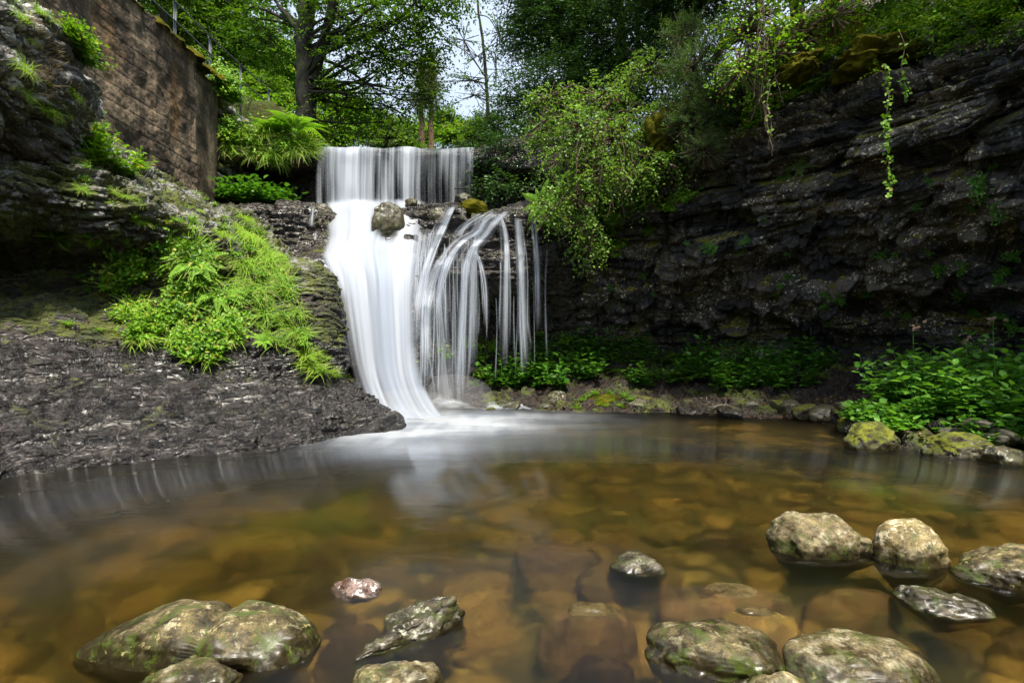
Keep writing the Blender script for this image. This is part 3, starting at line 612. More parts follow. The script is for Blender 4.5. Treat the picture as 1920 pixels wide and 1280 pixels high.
def dmain(u, v, px, py):
    # stream splits round the mossy boulder, then fills
    hole = np.exp(-(((px-727)/27)**2+((py-415)/38)**2)**1.5)
    hole2 = np.exp(-(((px-603)/16)**2+((py-395)/14)**2)**2)
    hole3 = np.exp(-(((px-822)/22)**2+((py-410)/26)**2)**2)
    e = np.minimum(sst(0, .10, u), sst(1, .90, u))
    left_edge = np.interp(py, [375, 400, 440, 480, 500, 560, 640, 720, 790], [590, 604, 612, 600, 606, 634, 650, 668, 684])
    right_edge = np.interp(py, [375, 400, 440, 480, 500, 560, 640, 720, 790], [815, 800, 796, 792, 788, 784, 786, 802, 860])
    e = e*sst(left_edge-14, left_edge+38, px)*sst(right_edge+14, right_edge-36, px)
    return (e*1.0-1.0*hole-.7*hole2-1.*hole3)*sst(0, .10, v)*sst(1., .86, v)
prow = [(372, 10.2, 575, 850), (392, 10.1, 580, 845), (420, 9.66, 585, 830), (455, 9.22, 588, 815), (480, 8.85, 578, 812), (497, 8.45, 585, 808), (530, 8.15, 605, 802), (600, 7.92, 620, 798), (700, 7.72, 640, 800), (765, 7.60, 660, 826), (792, 7.42, 664, 850), (803, 7.18, 664, 890), (808.5, 6.9, 655, 930)]
flow('main_fall', [frow(lerp(a, b, 9), y, Y) for y, Y, a, b in prow], dmain, MW_main, wf, 150, 240, 1.6, .10, .045, 3)
flow('main_fall', [frow(lerp(a+6, b-6, 9), y, Y+.06) for y, Y, a, b in prow], lambda u, v, px, py: dmain(u, v, px, py)*.85, MW_main, wf, 120, 200, 1.9, .06, .05, 9)
# thin flow from the left shelf
flow('side_flow', [frow(lerp(535, 640, 5), [484, 484, 485, 486, 486], 8.95), frow(lerp(540, 640, 5), [492, 492, 493, 494, 495], 8.6), frow(lerp(580, 650, 5), 506, 8.3), frow(lerp(615, 660, 5), 560, 8.05)], lambda u, v, px, py: .75*sst(540, 610, px)*sst(0, .3, u)*sst(1, .5, v), MW_strand, wf, 60, 40, 1., 0., .02, 4)
for a_, b_ in (((588, 385), (584, 425)), ((592, 432), (590, 470))):
    flow('side_flow', [frow(lerp(a_[0]-5, a_[0]+5, 3), a_[1], 9.55), frow(lerp(a_[0]-7, b_[0]+5, 3), (a_[1]+b_[1])/2, 9.38), frow(lerp(b_[0]-6, b_[0]+6, 3), b_[1], 9.25)], lambda u, v, px, py: .6*np.sin(np.pi*u)*np.sin(np.pi*np.clip(v, .05, 1)), MW_strand, wf, 12, 30, .3, 0., 0., 4)
# foam spreading on the pool, plus a painted film for the fall's reflected glow
def foam_and_glow():
    cx, cy = P(755, 790, 7.4)[:2]
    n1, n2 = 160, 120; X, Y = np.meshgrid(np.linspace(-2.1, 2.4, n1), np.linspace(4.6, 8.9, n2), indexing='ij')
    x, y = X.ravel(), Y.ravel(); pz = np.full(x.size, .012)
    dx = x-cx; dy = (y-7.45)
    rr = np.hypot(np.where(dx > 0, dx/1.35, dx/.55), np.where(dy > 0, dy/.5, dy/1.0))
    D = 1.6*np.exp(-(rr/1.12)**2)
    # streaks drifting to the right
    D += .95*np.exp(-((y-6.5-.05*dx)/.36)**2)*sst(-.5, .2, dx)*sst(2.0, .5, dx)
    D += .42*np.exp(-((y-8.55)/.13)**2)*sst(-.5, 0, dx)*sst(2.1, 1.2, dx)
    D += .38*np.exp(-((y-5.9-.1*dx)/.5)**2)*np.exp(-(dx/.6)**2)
    D += 1.0*np.exp(-((x+1.25)/.55)**2-((y-7.1)/.45)**2); D += .42*np.exp(-((x-(-1.25-.12*(y-6.5)))/.42)**2)*sst(4.3, 6.2, y)*sst(7.5, 6.5, y)  # last term paints the reflected glow of the fall as a white film
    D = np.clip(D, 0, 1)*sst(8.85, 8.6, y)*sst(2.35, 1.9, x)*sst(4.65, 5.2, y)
    o = mesh_np('foam_and_glow', np.stack([x, y, pz], -1), [gridfaces(n1, n2)], MW_foam, attrs={'dens': D*.92}, uv=np.stack([x, y], -1)); child(o, wf)
foam_and_glow()
def mist(px, py, Y, r, dens):
    V, Fq = ICO[4]; m = M('mist'); m.t.links.new(m.n('VolumeScatter', {'Color': (.93, .95, .98, 1), 'Density': dens}).outputs[0], m.out.inputs['Volume'])
    o = mesh_np('mist', V*np.array(r), [Fq], m.m); o.location = P(px, py, Y); tag(o, 'fine spray hanging where the falls meet the pool', 'mist', kind='stuff')
mist(760, 772, 7.35, (.75, .45, .30), .45); mist(850, 745, 8.3, (.6, .3, .35), .5)
# right hand cascade: narrow ribbons over the shoulder and free strands below
sc_ = empty('side_cascade', P(890, 750, 8.8))
tag(sc_, 'thin stranded cascade trickling over the rock shoulder right of the main fall', 'waterfall')
_sp = SURF['S'][0]; _sx, _sy = PX(_sp[:, 0], _sp[:, 1], _sp[:, 2]); YMAP = {}
for a_, b_, y_ in zip((_sx//6).astype(int), (_sy//6).astype(int), _sp[:, 1]):
    if YMAP.get((a_, b_), 99) > y_: YMAP[(a_, b_)] = y_
def ysurf(px, py):
    v = [YMAP[k] for dx in (-1, 0, 1) for dy in (-1, 0, 1) for k in [(int(px//6)+dx, int(py//6)+dy)] if k in YMAP]
    return min(v) if v else 9.2
rs = np.random.default_rng(44)
def ribbon(pts, ws, dens, parent=sc_, nm='strand', seed=1, um=.3, nv=90, nu=9):
    """pts (px,py): clings to the rock, then falls free from the most forward ledge"""
    q = cmr(np.array(pts, float), nv); w = np.interp(np.linspace(0, 1, nv), np.linspace(0, 1, len(ws)), ws); Y = []; y0 = 99.
    for px, py in q: y0 = min(y0, ysurf(px, py)-.025); Y.append(y0)
    Y = np.array(Y); Y = np.convolve(np.pad(Y, 3, mode='edge'), np.ones(7)/7, 'valid')-.015
    rows = [[P(px+ww*t, py, yy-.012*(1-t*t)) for t in (-1, -.5, 0, .5, 1)] for (px, py), ww, yy in zip(q, w, Y)]
    k = rs.uniform(.6, 1.)
    return flow(nm, rows, lambda u, v, px, py: dens*np.sin(np.pi*u)**1.5*np.minimum(sst(0, .08, v), sst(1, .55+.2*k, v)), MW_strand, parent, nu, nv, um, 0., .004, seed)
PATHS = [([(932, 400), (908, 414), (895, 436), (868, 452), (846, 478), (830, 515), (823, 560), (820, 640)], 9, 13, 11),
         ([(950, 398), (925, 420), (905, 445), (884, 468), (872, 505), (866, 580), (863, 680), (862, 768)], 9, 12, 10),
         ([(905, 402), (882, 416), (868, 430), (855, 447)], 5, 7, 7), ([(848, 385), (836, 410), (822, 440), (806, 475), (792, 520), (783, 580), (780, 680)], 8, 11, 7),
         ([(836, 478), (822, 500), (808, 540), (800, 600), (797, 750)], 6, 10, 6), ([(885, 465), (900, 490), (910, 540), (912, 620)], 4, 8, 3), ([(970, 408), (974, 440), (978, 500), (982, 600), (986, 690)], 7, 11, 6)]
PATHS += [([(935, 402), (944, 430), (947, 470), (946, 560), (944, 690)], 6, 8, 5), ([(1000, 400), (1004, 440), (1008, 500), (1010, 620)], 4, 7, 4), ([(896, 440), (890, 480), (888, 540), (886, 700)], 5, 7, 5)]
sid = 100
for pts, n_, spr, w_ in PATHS:
    pa = np.array(pts, float)
    ribbon(pa, [w_*1.1, w_*1.9, w_*2.1, w_*2.], .5, seed=sid, nu=12); sid += 1
    for j in range(n_):
        o_ = rs.normal()*spr*.55; jj = pa.copy(); jj[:, 0] += o_*np.linspace(.6, 1.25, len(pa))+rs.normal(size=len(pa))*1.6; jj[:, 1] += rs.normal()*4*np.linspace(1, 0, len(pa)); jj[-1, 1] += rs.uniform(-40, 15)
        ww = rs.uniform(.25, .6)*w_*.6+1.2; ribbon(jj, [ww*.7, ww, ww*1.1, ww*1.2], rs.uniform(.3, .75), seed=sid); sid += 1
for j in range(46):
    x0 = rs.choice([rs.uniform(782, 850), rs.uniform(850, 1000), rs.uniform(1000, 1032)], p=[.35, .5, .15]); y0 = rs.uniform(440, 560); y1 = min(y0+rs.uniform(90, 280), 750-(max(0, x0-900))*.6)
    w_ = rs.uniform(1.1, 2.6); ribbon([(x0, y0), (x0+rs.normal()*2, y0+(y1-y0)*.4), (x0+rs.normal()*5, y1)], [w_*.6, w_, w_*1.3], rs.uniform(.35, .85), seed=sid, nv=40, nu=6); sid += 1
flow('veil', [frow(lerp(775, 850, 5), 520, 8.6), frow(lerp(775, 860, 5), 600, 8.5), frow(lerp(778, 870, 5), 700, 8.46), frow(lerp(782, 875, 5), 758, 8.4)], lambda u, v, px, py: .42*sst(0, .1, u)*sst(1, .6, u)*sst(0, .2, v), MW_strand, sc_, 50, 60, .9, 0., .03, 33)
flow('veil', [frow(lerp(778, 830, 5), 430, 9.0), frow(lerp(772, 822, 5), 480, 8.7), frow(lerp(770, 815, 5), 540, 8.45), frow(lerp(770, 815, 5), 640, 8.35), frow(lerp(775, 825, 5), 755, 8.3)], lambda u, v, px, py: .62*sst(0, .05, u)*sst(1, .5, u)*sst(0, .1, v)*sst(1, .85, v), MW_strand, sc_, 60, 120, .8, 0., .03, 35)
for k, (a_, b_, y_, Y_) in enumerate([(790, 850, 752, 8.45), (815, 880, 758, 8.3), (905, 945, 765, 8.45), (940, 1010, 762, 8.5)]):
    flow('splash', [frow(lerp(a_, b_, 5), [y_-2, y_-9, y_-12, y_-7, y_-2], Y_+.1), frow(lerp(a_-6, b_+8, 5), y_+6, Y_-.15)], lambda u, v, px, py: .6*np.sin(np.pi*u)*np.sin(np.pi*np.clip(v, .1, 1)), MW_foam, sc_, 30, 14, .5, 0., .02, 40+k)

# ------------------------------------------------------------------ stones
def stone_mesh(name, size, mat, seed, sub=5, box_=.82, amp=.12, cuts=3, cutd=.72, tilt=0., special=None):
    V, Fq = ICO[sub]; r = np.random.default_rng(seed)
    p = np.sign(V)*np.abs(V)**box_; p = p/np.maximum(np.linalg.norm(p, axis=1, keepdims=True)**.5, .01)
    for _ in range(cuts):
        n = nrm(r.normal(size=3)*[1, 1, .7]); d = p@n-r.uniform(cutd-.12, cutd+.12); p = p-np.maximum(d, 0)[:, None]*n*.62
    p = p*(1+amp*fbm(V*1.5+seed, 3, seed)+amp*.25*fbm(V*5+seed, 3, seed+1))[:, None]
    if special: p = special(p, V)
    p = p/np.abs(p).max(0)
    p = p*np.array(size)
    if tilt: p = p@np.array(Matrix.Rotation(tilt, 3, 'Y')).T
    p = p+nrm(V)*(.0035*fbm(p*26+seed, 3, seed+2)+.007*fbm(p*8+seed, 3, seed+5))[:, None]
    return mesh_np(name, p, [Fq], mat)
def stone(x0, x1, yt, yb, mat, seed, label, name='boulder', depth=.75, sink=.55, cat='boulder', sub=5, zoff=0., group=None, **k):
    Yf = F/(yb-640.) if yb else 2.
    w0 = (x1-x0)/F*Yf; dd = w0*depth; Yc = Yf+dd*.42; w = (x1-x0)/F*Yc
    zt = 1-(yt-640)/F*(Yc+dd*.12)
    zt = max(zt, .012)
    hz = zt*(1+sink)/2+.04; cz = zt-hz
    o = stone_mesh(name, (w/2, dd/2, hz), mat, seed, sub=sub, **k)
    co_ = np.empty(len(o.data.vertices)*3, np.float32); o.data.vertices.foreach_get('co', co_); co_ = co_.reshape(-1, 3); below = np.clip(-(co_[:, 2]+cz), 0, 1); co_[:, :2] *= (1-.45*sst(0, hz*1.2, below))[:, None]; o.data.vertices.foreach_set('co', co_.ravel()); o.data.update(); o.location = (((x0+x1)/2-960)/F*Yc, Yc, cz+zoff)
    tag(o, label, cat, group); return o
def crack(p, V):
    g = np.exp(-((p[:, 0]-.14-.05*p[:, 2])/.07)**2); q = p*(1-.17*g)[:, None]
    notch = np.exp(-((p[:, 0]-.42)/.20)**4)*sst(-.1, -.6, p[:, 1])*sst(.5, .05, p[:, 2]); q[:, 1] += notch*.35
    q[:, 2] *= (1-.20*sst(-.2, -1, p[:, 0])); return q
stone(152, 602, 1128, 1262, MR_stone, 101, 'long cracked mottled green boulder near the bottom left', depth=.50, cuts=1, amp=.06, box_=.62, special=crack, sub=6, sink=1.)
stone(255, 450, 1236, 1318, MR_pale, 102, 'pale stone cut off by the bottom edge in front of the long cracked boulder', name='stone', cat='stone', sub=6)
stone(648, 835, 1240, 1325, MR_pale, 103, 'pale domed stone at the bottom edge below the pointed slab', name='stone', cat='stone', sub=6)
def wedge(p, V):
    q = p.copy(); t = (p[:, 0]+1)/2; q[:, 2] = np.where(p[:, 2] > 0, p[:, 2]*(.12+1.0*t**.9), p[:, 2]); 
    ridge = 1-.75*np.clip(np.abs(p[:, 1]+.1), 0, 1); q[:, 2] = np.where(p[:, 2] > 0, q[:, 2]*ridge, q[:, 2]); q[:, 1] *= (.35+.65*t); return q
def pointed():
    top = [P(664, 1237, 1.785), P(852, 1120, 2.02), P(863, 1166, 2.03), P(872, 1150, 2.10), P(768, 1166, 1.93), P(735, 1195, 1.86), P(800, 1198, 1.91), P(735, 1150, 2.10), P(820, 1120, 2.2)]
    low = [q*[1, 1, 0]+[0, 0, -.14] for q in top]; c0 = np.mean(top, axis=0)*[1, 1, 0]; pts = [q-c0 for q in top+low]
    bm = bmesh.new()
    for q in pts: bm.verts.new(q)
    r_ = bmesh.ops.convex_hull(bm, input=bm.verts[:]); bmesh.ops.delete(bm, geom=[v for v in bm.verts if not v.link_faces], context='VERTS')
    for _ in range(5): bmesh.ops.subdivide_edges(bm, edges=[e for e in bm.edges if e.calc_length() > .012], cuts=1, use_grid_fill=True)
    bmesh.ops.triangulate(bm, faces=bm.faces[:]); bmesh.ops.smooth_vert(bm, verts=bm.verts[:], factor=.5, use_axis_x=True, use_axis_y=True, use_axis_z=True)
    bm.normal_update(); V = np.array([v.co[:] for v in bm.verts]); N_ = np.array([v.normal[:] for v in bm.verts]); Fq = np.array([[v.index for v in f.verts] for f in bm.faces]); bm.free()
    V = V+N_*(.012*fbm(V*14, 4, 3)+chunks(V, (.06, .06, .02), .008, 5))[:, None]
    o = mesh_np('pointed_rock', V, [Fq], MR_dark); o.location = c0; tag(o, 'sharp dark wedge of rock with a pale ridge pointing out of the water', 'rock')
pointed()
stone(608, 728, 1075, 1116, MR_wet, 105, 'small wet pinkish rock shining beyond the long cracked boulder', name='rock', cat='rock', cuts=6, cutd=.6, sub=5)
stone(1138, 1275, 1034, 1074, MR_dark, 106, 'low jagged dark rock with white crests in the middle of the shallows', name='rock', cat='rock', cuts=6, cutd=.55, sub=5)
def lobe(p, V):
    q = p.copy(); q[:, 2] += .22*np.exp(-((p[:, 0]+.55)/.25)**2-((p[:, 1])/.5)**2)*(p[:, 2] > 0)
    g = np.exp(-((p[:, 0]-.50+.1*p[:, 1])/.07)**2); q = q*(1-.12*g)[:, None]; q[:, 2] *= 1-.22*sst(.45, .7, p[:, 0])
    k = np.exp(-((p[:, 0]+.15+.3*p[:, 1])/.06)**2)*(p[:, 2] > .2); q[:, 2] -= .08*k; return q
stone(1440, 1634, 955, 1048, MR_pale, 107, 'big cream topped boulder with a brown lobe on its side', special=lobe, cuts=2, amp=.09, box_=.8, sub=6)
stone(1638, 1773, 969, 1064, MR_pale, 108, 'rounded upright cream stone beside the big cream topped boulder', cuts=3, amp=.08, sub=6, depth=.8)
stone(1780, 2050, 1013, 1108, MR_stone, 109, 'grey green boulder cut off by the right edge of the picture', cuts=4, sub=6)
stone(1672, 1852, 1100, 1156, MR_dark, 110, 'flat wet glistening boulder barely breaking the surface', cuts=2, sub=5)
stone(1203, 1462, 1168, 1276, MR_stone, 111, 'dark mottled grey boulder left of the flat topped yellowish one', cuts=4, cutd=.68, box_=.7, sub=6, amp=.08)
stone(1455, 1742, 1193, 1300, MR_pale, 112, 'flat topped yellowish boulder near the bottom right corner', cuts=4, cutd=.66, box_=.66, sub=6, amp=.06)
stone(1395, 1535, 1250, 1330, MR_pale, 113, 'small pale grey stone wedged between two large boulders at the bottom', name='stone', cat='stone', sub=5)
stone(1768, 1840, 1278, 1330, MR_pale, 114, 'pale stone just showing at the bottom edge near the right corner', name='stone', cat='stone', sub=4)
SUBS = [(1005, 1200, 1122, 1205, 'brown submerged boulder whose shiny top just breaks the surface', MR_subd), (1225, 1505, 1090, 1165, 'broad amber boulder under the surface right of centre', MR_subd), (1335, 1500, 1143, 1190, 'ribbed pale brown stone under water behind the dark mottled boulder', MR_sub), (1040, 1205, 1218, 1310, 'rusty brown submerged boulder at the bottom centre', MR_subd), (1500, 1690, 1090, 1190, 'big smooth amber boulder under water left of the wet glistening one', MR_subd), (1280, 1420, 1005, 1060, 'dark brown submerged stone left of the cream topped boulder', MR_subd), (345, 610, 975, 1050, 'large golden boulder glowing under water at the left', MR_sub), (555, 710, 1002, 1035, 'flat golden stone under water beside the large golden boulder', MR_sub), (1100, 1195, 998, 1032, 'small orange stone under water in the middle shallows', MR_sub), (1815, 1960, 955, 992, 'flat orange red slab under water by the right edge', MR_sub), (1840, 1990, 1190, 1270, 'brown submerged boulder by the lower right edge', MR_subd), (590, 760, 1165, 1245, 'brown submerged slab beneath the pointed wedge of rock', MR_subd), (1080, 1285, 1055, 1110, 'wide dark submerged rock under the jagged crest', MR_subd), (960, 1130, 1010, 1080, 'wide tan slab lying under water in the middle shallows', MR_subd)]
for i, (a_, b_, t_, y_, lab, mt) in enumerate(SUBS):
    zt = {0: .03, 1: .016, 2: .022, 3: .012, 4: -.012, 6: -.26, 7: -.28, 12: -.03}.get(i, -.10)
    zc = zt
    Y1 = (1-zt)*F/(t_-640); Y0 = (1-zt+.12)*F/(y_-640); Yc = (Y0+Y1)/2
    w = (b_-a_)/F*Yc; dd = max(abs(Y1-Y0)*.55, w*.42); Yc = Y1*.62+Y0*.38; hz_ = max(.07, (zt-float(bed_z(np.array([(a_+b_)/2-960.])/F*Yc, np.array([Yc]))[0]))*.5+.04)
    o = stone_mesh('submerged_stone', (w/2, dd/2, hz_), mt, 150+i, 5, .85, .07, 2, .8); o.location = (((a_+b_)/2-960)/F*Yc, Yc, zt-hz_)
    tag(o, lab, 'stone')
# many anonymous stones on the bed
protos = [stone_mesh('bed_stone', (1, .72, .42), MR_sub if k % 3 else MR_subd, 200+k, 3 if k > 1 else 4, .8, .12, 4, .7) for k in range(9)]
rb = np.random.default_rng(21); taken = []
def bed_stone(i, x, y, s, rz):
    z = float(bed_z(np.array([x]), np.array([y]))[0]); pr = protos[i % 9]
    o = pr if i < 9 else pr.copy()
    if i >= 9: C.objects.link(o)
    o.location = (x, y, z+s*.12); o.scale = (s, s, s*rb.uniform(.7, 1.1)); o.rotation_euler = (0, 0, rz)
    if x < -.4 and y < 6: lab, gr = 'amber cobble seen dimly on the deep left side of the pool bed', 'cobbles on the left pool bed'
    elif y > 4: lab, gr = 'golden cobble under water in the far right shallows', 'cobbles in the far shallows'
    else: lab, gr = 'brown cobble under water in the near shallows', 'cobbles in the near shallows'
    tag(o, lab, 'stone', gr)
i = 0; tries = 0
while i < 235 and tries < 8000:
    tries += 1
    y = 1.5+6.2*rb.uniform()**1.15; x = rb.uniform(-.95, .95)*y
    if x < -3.4 or poly_sdf(np.array([x]), np.array([y]), [(-3.9, .5), (-3.4, 4.2), (-1.4, 6.3), (-.3, 7.6), (1, 8.), (3.2, 7.2), (2.9, 5.6), (4.6, 4.6), (5.2, 2), (4, .5)])[0] > -.05: continue
    s = rb.uniform(.06, .17)*(1+.12*y)
    if any((x-a)**2+(y-b)**2 < (s+c)**2*.55 for a, b, c in taken): continue
    taken.append((x, y, s)); bed_stone(i, x, y, s, rb.uniform(0, 6.28)); i += 1
# bank stones
stone(1578, 1690, 788, 846, MR_bank, 120, 'mossy yellow green boulder at the water edge below the leafy plants', sub=6, cuts=4, depth=.7)
stone(1738, 1858, 806, 860, MR_bank, 121, 'lichened sloping boulder at the water edge right of the mossy one', sub=6, cuts=4)
stone(1832, 1930, 834, 872, MR_dark, 122, 'low dark wet rock at the water edge by the right frame', sub=5, cuts=5)
stone(1000, 1078, 730, 768, MR_dark, 123, 'dark wet boulder at the foot of the thin cascade', sub=5, cuts=6, cutd=.6)
stone(1080, 1192, 738, 769, MR_moss, 124, 'bright green moss mound on the bank right of the cascade', name='moss_mound', cat='moss', sub=5)
stone(1572, 1645, 778, 806, MR_moss, 125, 'low moss covered stone behind the mossy yellow green boulder', name='stone', cat='stone', sub=5)
rb = np.random.default_rng(31)
protos2 = [stone_mesh('bank_stone', (1, .75, .6), (MR_bank, MR_dark, MR_fall, MR_dark)[k], 260+k, 4, .75, .12, 6, .62) for k in range(4)]
for i in range(64):
    if i < 40: px = rb.uniform(1180, 1640); yw = np.interp(px, [1000, 1080, 1330, 1450, 1570, 1640, 1780, 1950], [767, 770, 775, 782, 796, 826, 845, 862])-rb.uniform(-3, 40)
    elif i < 48: px = rb.uniform(880, 1090); yw = 768-rb.uniform(-2, 16)
    else: px = rb.uniform(1600, 1960); yw = np.interp(px, [1570, 1640, 1780, 1950], [796, 826, 845, 862])-rb.uniform(-6, 45)
    z = max(0, (np.interp(px, [1000, 1080, 1330, 1450, 1570, 1640, 1780, 1950], [767, 770, 775, 782, 796, 826, 845, 862])-yw)*.004)
    Y = (1-z)*F/(yw-640); s = rb.uniform(.05, .20)*(1.5 if i < 40 else 1)
    pr = protos2[i % 4]; o = pr if i < 4 else pr.copy()
    if i >= 4: C.objects.link(o)
    o.location = ((px-960)/F*Y, Y, z+s*.1); o.scale = (s, s, s*rb.uniform(.6, 1.)); o.rotation_euler = (rb.uniform(-.3, .3), rb.uniform(-.3, .3), rb.uniform(0, 6.28))
    tag(o, 'small dark stone lying along the edge of the right bank', 'stone', 'stones along the right bank')
# rocks in the falls
def rock_at(px, py, Y, rx, rz, mat, seed, label, sub=5, **k):
    o = stone_mesh('ledge_rock', (rx, rx*.8, rz), mat, seed, sub, .8, .12, 4, .7, **k); o.location = P(px, py, Y); tag(o, label, 'rock'); return o
rock_at(727, 420, 9.45, .29, .38, MR_dark, 301, 'mossy rounded rock splitting the stream below the upper curtain')
rock_at(604, 400, 9.85, .20, .17, MR_dark, 302, 'dark wet rock at the left foot of the upper curtain')
rock_at(826, 412, 9.55, .25, .20, MR_dark, 303, 'dark wet rock right of the mossy rounded one in the falls')
rock_at(772, 382, 9.95, .12, .10, MR_dark, 304, 'small rock peeking out at the foot of the upper curtain')
rock_at(890, 392, 9.5, .28, .16, MR_moss, 305, 'green moss cushion on the ledge right of the upper curtain')
rock_at(872, 376, 9.9, .20, .12, MR_dark, 306, 'small dark rock against the right foot of the upper curtain')
# moss on the cliff brow
for k, (px, py, Y, a_, b_, lab) in enumerate([(1490, 132, 6.9, .26, .20, 'rounded yellow green moss cushion on the brow of the shaded cliff'), (1235, 262, 8.3, .26, .42, 'yellow moss cushion hanging among the leaves above the cascade'), (1590, 75, 7.7, 1.0, .50, 'broad dark olive moss bank high on the right cliff'), (1640, 112, 6.75, .5, .22, 'small olive moss hummock on the upper right ledge')]):
    o = stone_mesh('moss_cushion', (a_, .4, b_), MR_moss, 320+k, 6, .95, .38, 0, .9); o.location = P(px, py, Y); tag(o, lab, 'moss')

# ------------------------------------------------------------------ plants
def inpoly(x, y, poly): return poly_sdf(x, y, poly) < 0
def pick(key, poly, n, rng, upmin=-1.):
    p, nn, n0 = SURF[key]; px, py = PX(p[:, 0], np.maximum(p[:, 1], .1), p[:, 2])
    view = nrm(np.array([0, 0, 1.])-p)
    m = inpoly(px, py, poly) & (p[:, 1] > .5) & ((n0 if n0 is not None else nn)*view > -9).all(1) & (((n0 if n0 is not None else nn)*view).sum(1) > .02) & ((n0 if n0 is not None else nn)[:, 2] > upmin)
    idx = np.nonzero(m)[0]
    if len(idx) == 0: print('EMPTY PICK', key, poly); return np.zeros((0, 3)), np.zeros((0, 3))
    # keep the front layer only
    b = (px[idx]//14).astype(int)*1000+(py[idx]//14).astype(int); near = {}
    for k, y in zip(b, p[idx, 1]): near[k] = min(near.get(k, 1e9), y)
    idx = idx[[y < near[k]+.45 for k, y in zip(b, p[idx, 1])]]
    # even over the picture area rather than over vertices
    b = (px[idx]//9).astype(int)*1000+(py[idx]//9).astype(int); u, inv, cnt = np.unique(b, return_inverse=True, return_counts=True)
    w = 1/cnt[inv]; w /= w.sum(); i = rng.choice(idx, n, p=w, replace=n > len(idx)); return p[i], (n0 if n0 is not None else nn)[i]
def blades(n, L, W, rng, spread=.05, lean=.6, droop=.9):
    az = rng.uniform(0, 6.283, n); b = np.stack([rng.normal(size=n)*spread, rng.normal(size=n)*spread, np.zeros(n)], -1)
    d = np.stack([np.cos(az), np.sin(az), np.zeros(n)], -1); s = np.stack([-np.sin(az), np.cos(az), np.zeros(n)], -1)
    l = L*rng.uniform(.5, 1.15, n); le = lean*rng.uniform(.3, 1.2, n); dr = droop*rng.uniform(.5, 1.2, n); V = []
    for t, w in ((0, 1), (.35, .9), (.7, .6), (1, .08)):
        c = b+d*(l*(le*t+.25*t*t))[:, None]+np.array([0, 0, 1.])*(l*(t-dr*t*t*.75))[:, None]; V += [c-s*W*w*.5, c+s*W*w*.5]
    V = np.stack(V, 1); q = np.array([[0, 1, 3, 2], [2, 3, 5, 4], [4, 5, 7, 6]]); return V.reshape(-1, 3), (q[None]+(np.arange(n)*8)[:, None, None]).reshape(-1, 4)
def fern_geo(nf, L, rng, pairs=18, arch=.75, wid=.24):
    c = Col()
    for k in range(nf):
        az = k*2.4+rng.uniform(-.3, .3); l = L*rng.uniform(.75, 1.1); t = np.linspace(0, 1, pairs); a = arch*rng.uniform(.8, 1.2)
        d = np.array([math.cos(az), math.sin(az), 0]); s = np.array([-d[1], d[0], 0])
        pts = d*(l*(.45*t+.5*t*t))[:, None]+np.array([0, 0, 1.])*(l*(1.05*t-a*t*t))[:, None]+s*(.06*l*t*t*rng.normal())[:, None]
        V, Fq = tube(pts, .004*(1-.7*t)*L/.4, 4); c.add(V, Fq)
        tg = nrm(np.gradient(pts, axis=0)); up = nrm(np.cross(tg, s)); up = np.where(up[:, 2:] < 0, -up, up)
        prof = np.sin(np.pi*np.clip(t*.92+.06, 0, 1))**.7*(1-.45*t); m = t > .12
        for sg in (-1, 1):
            dd = sg*s[None]*.95+tg*.42-np.array([0, 0, .12]); base = pts[m]; LL = wid*l*prof[m]
            V, Fq = leaves(base, dd[m], up[m], LL, LL*.0+wid*l*.0+L*.045, LEAF)
            c.add(V, Fq)
            # small pinnules give the toothed outline
            for q in (.3, .5, .7):
                for s2 in (-1, 1):
                    bb = base+nrm(dd[m])*(LL*q)[:, None]; V, Fq = leaves(bb, tg[m]*s2+nrm(dd[m])*.5, up[m], L*.045*(1-q*.5), L*.022, QUAD); c.add(V, Fq)
    return c
def plant_geo(nst, H, L, ratio, rng, spread=.12, per=9, T=LEAF, lean=.35):
    c = Col(); b = rng.normal(size=(nst, 3))*[spread*.5, spread*.5, 0]; d = nrm(np.array([0, 0, 1.])+rng.normal(size=(nst, 3))*[lean, lean, 0]); h = H*rng.uniform(.5, 1.1, nst)
    for k in range(nst):
        t = np.linspace(0, 1, 5); V, Fq = tube(b[k]+d[k]*(h[k]*t)[:, None], .0035*(1-.6*t), 4); c.add(V, Fq)
        n = per; tt = np.linspace(.2, 1, n)+rng.normal(size=n)*.02; az = np.arange(n)*2.4+rng.uniform(0, 6); 
        dd = np.stack([np.cos(az), np.sin(az), .35-.5*rng.uniform(size=n)+.5*(tt > .9)], -1); bb = b[k]+d[k]*(h[k]*tt)[:, None]
        LL = L*rng.uniform(.65, 1.15, n)*(1.1-.35*tt); V, Fq = leaves(bb+dd*.01, dd, np.array([0, 0, 1.])+rng.normal(size=(n, 3))*.3, LL, LL*ratio, T); c.add(V, Fq)
        for j in range(n//2):      # side leaflets
            q = bb[j]+dd[j]*LL[j]*.2; V, Fq = leaves(np.array([q, q]), np.array([dd[j]+[dd[j][1], -dd[j][0], 0], dd[j]-[dd[j][1], -dd[j][0], 0]]), np.array([[0, 0, 1.], [0, 0, 1.]]), LL[j]*.7, LL[j]*.7*ratio, T); c.add(V, Fq)
    return c
def pmesh(col_, name, mat):
    o = col_.build(name, mat, smooth=False); C.objects.unlink(o); return o.data
r1 = np.random.default_rng(77)
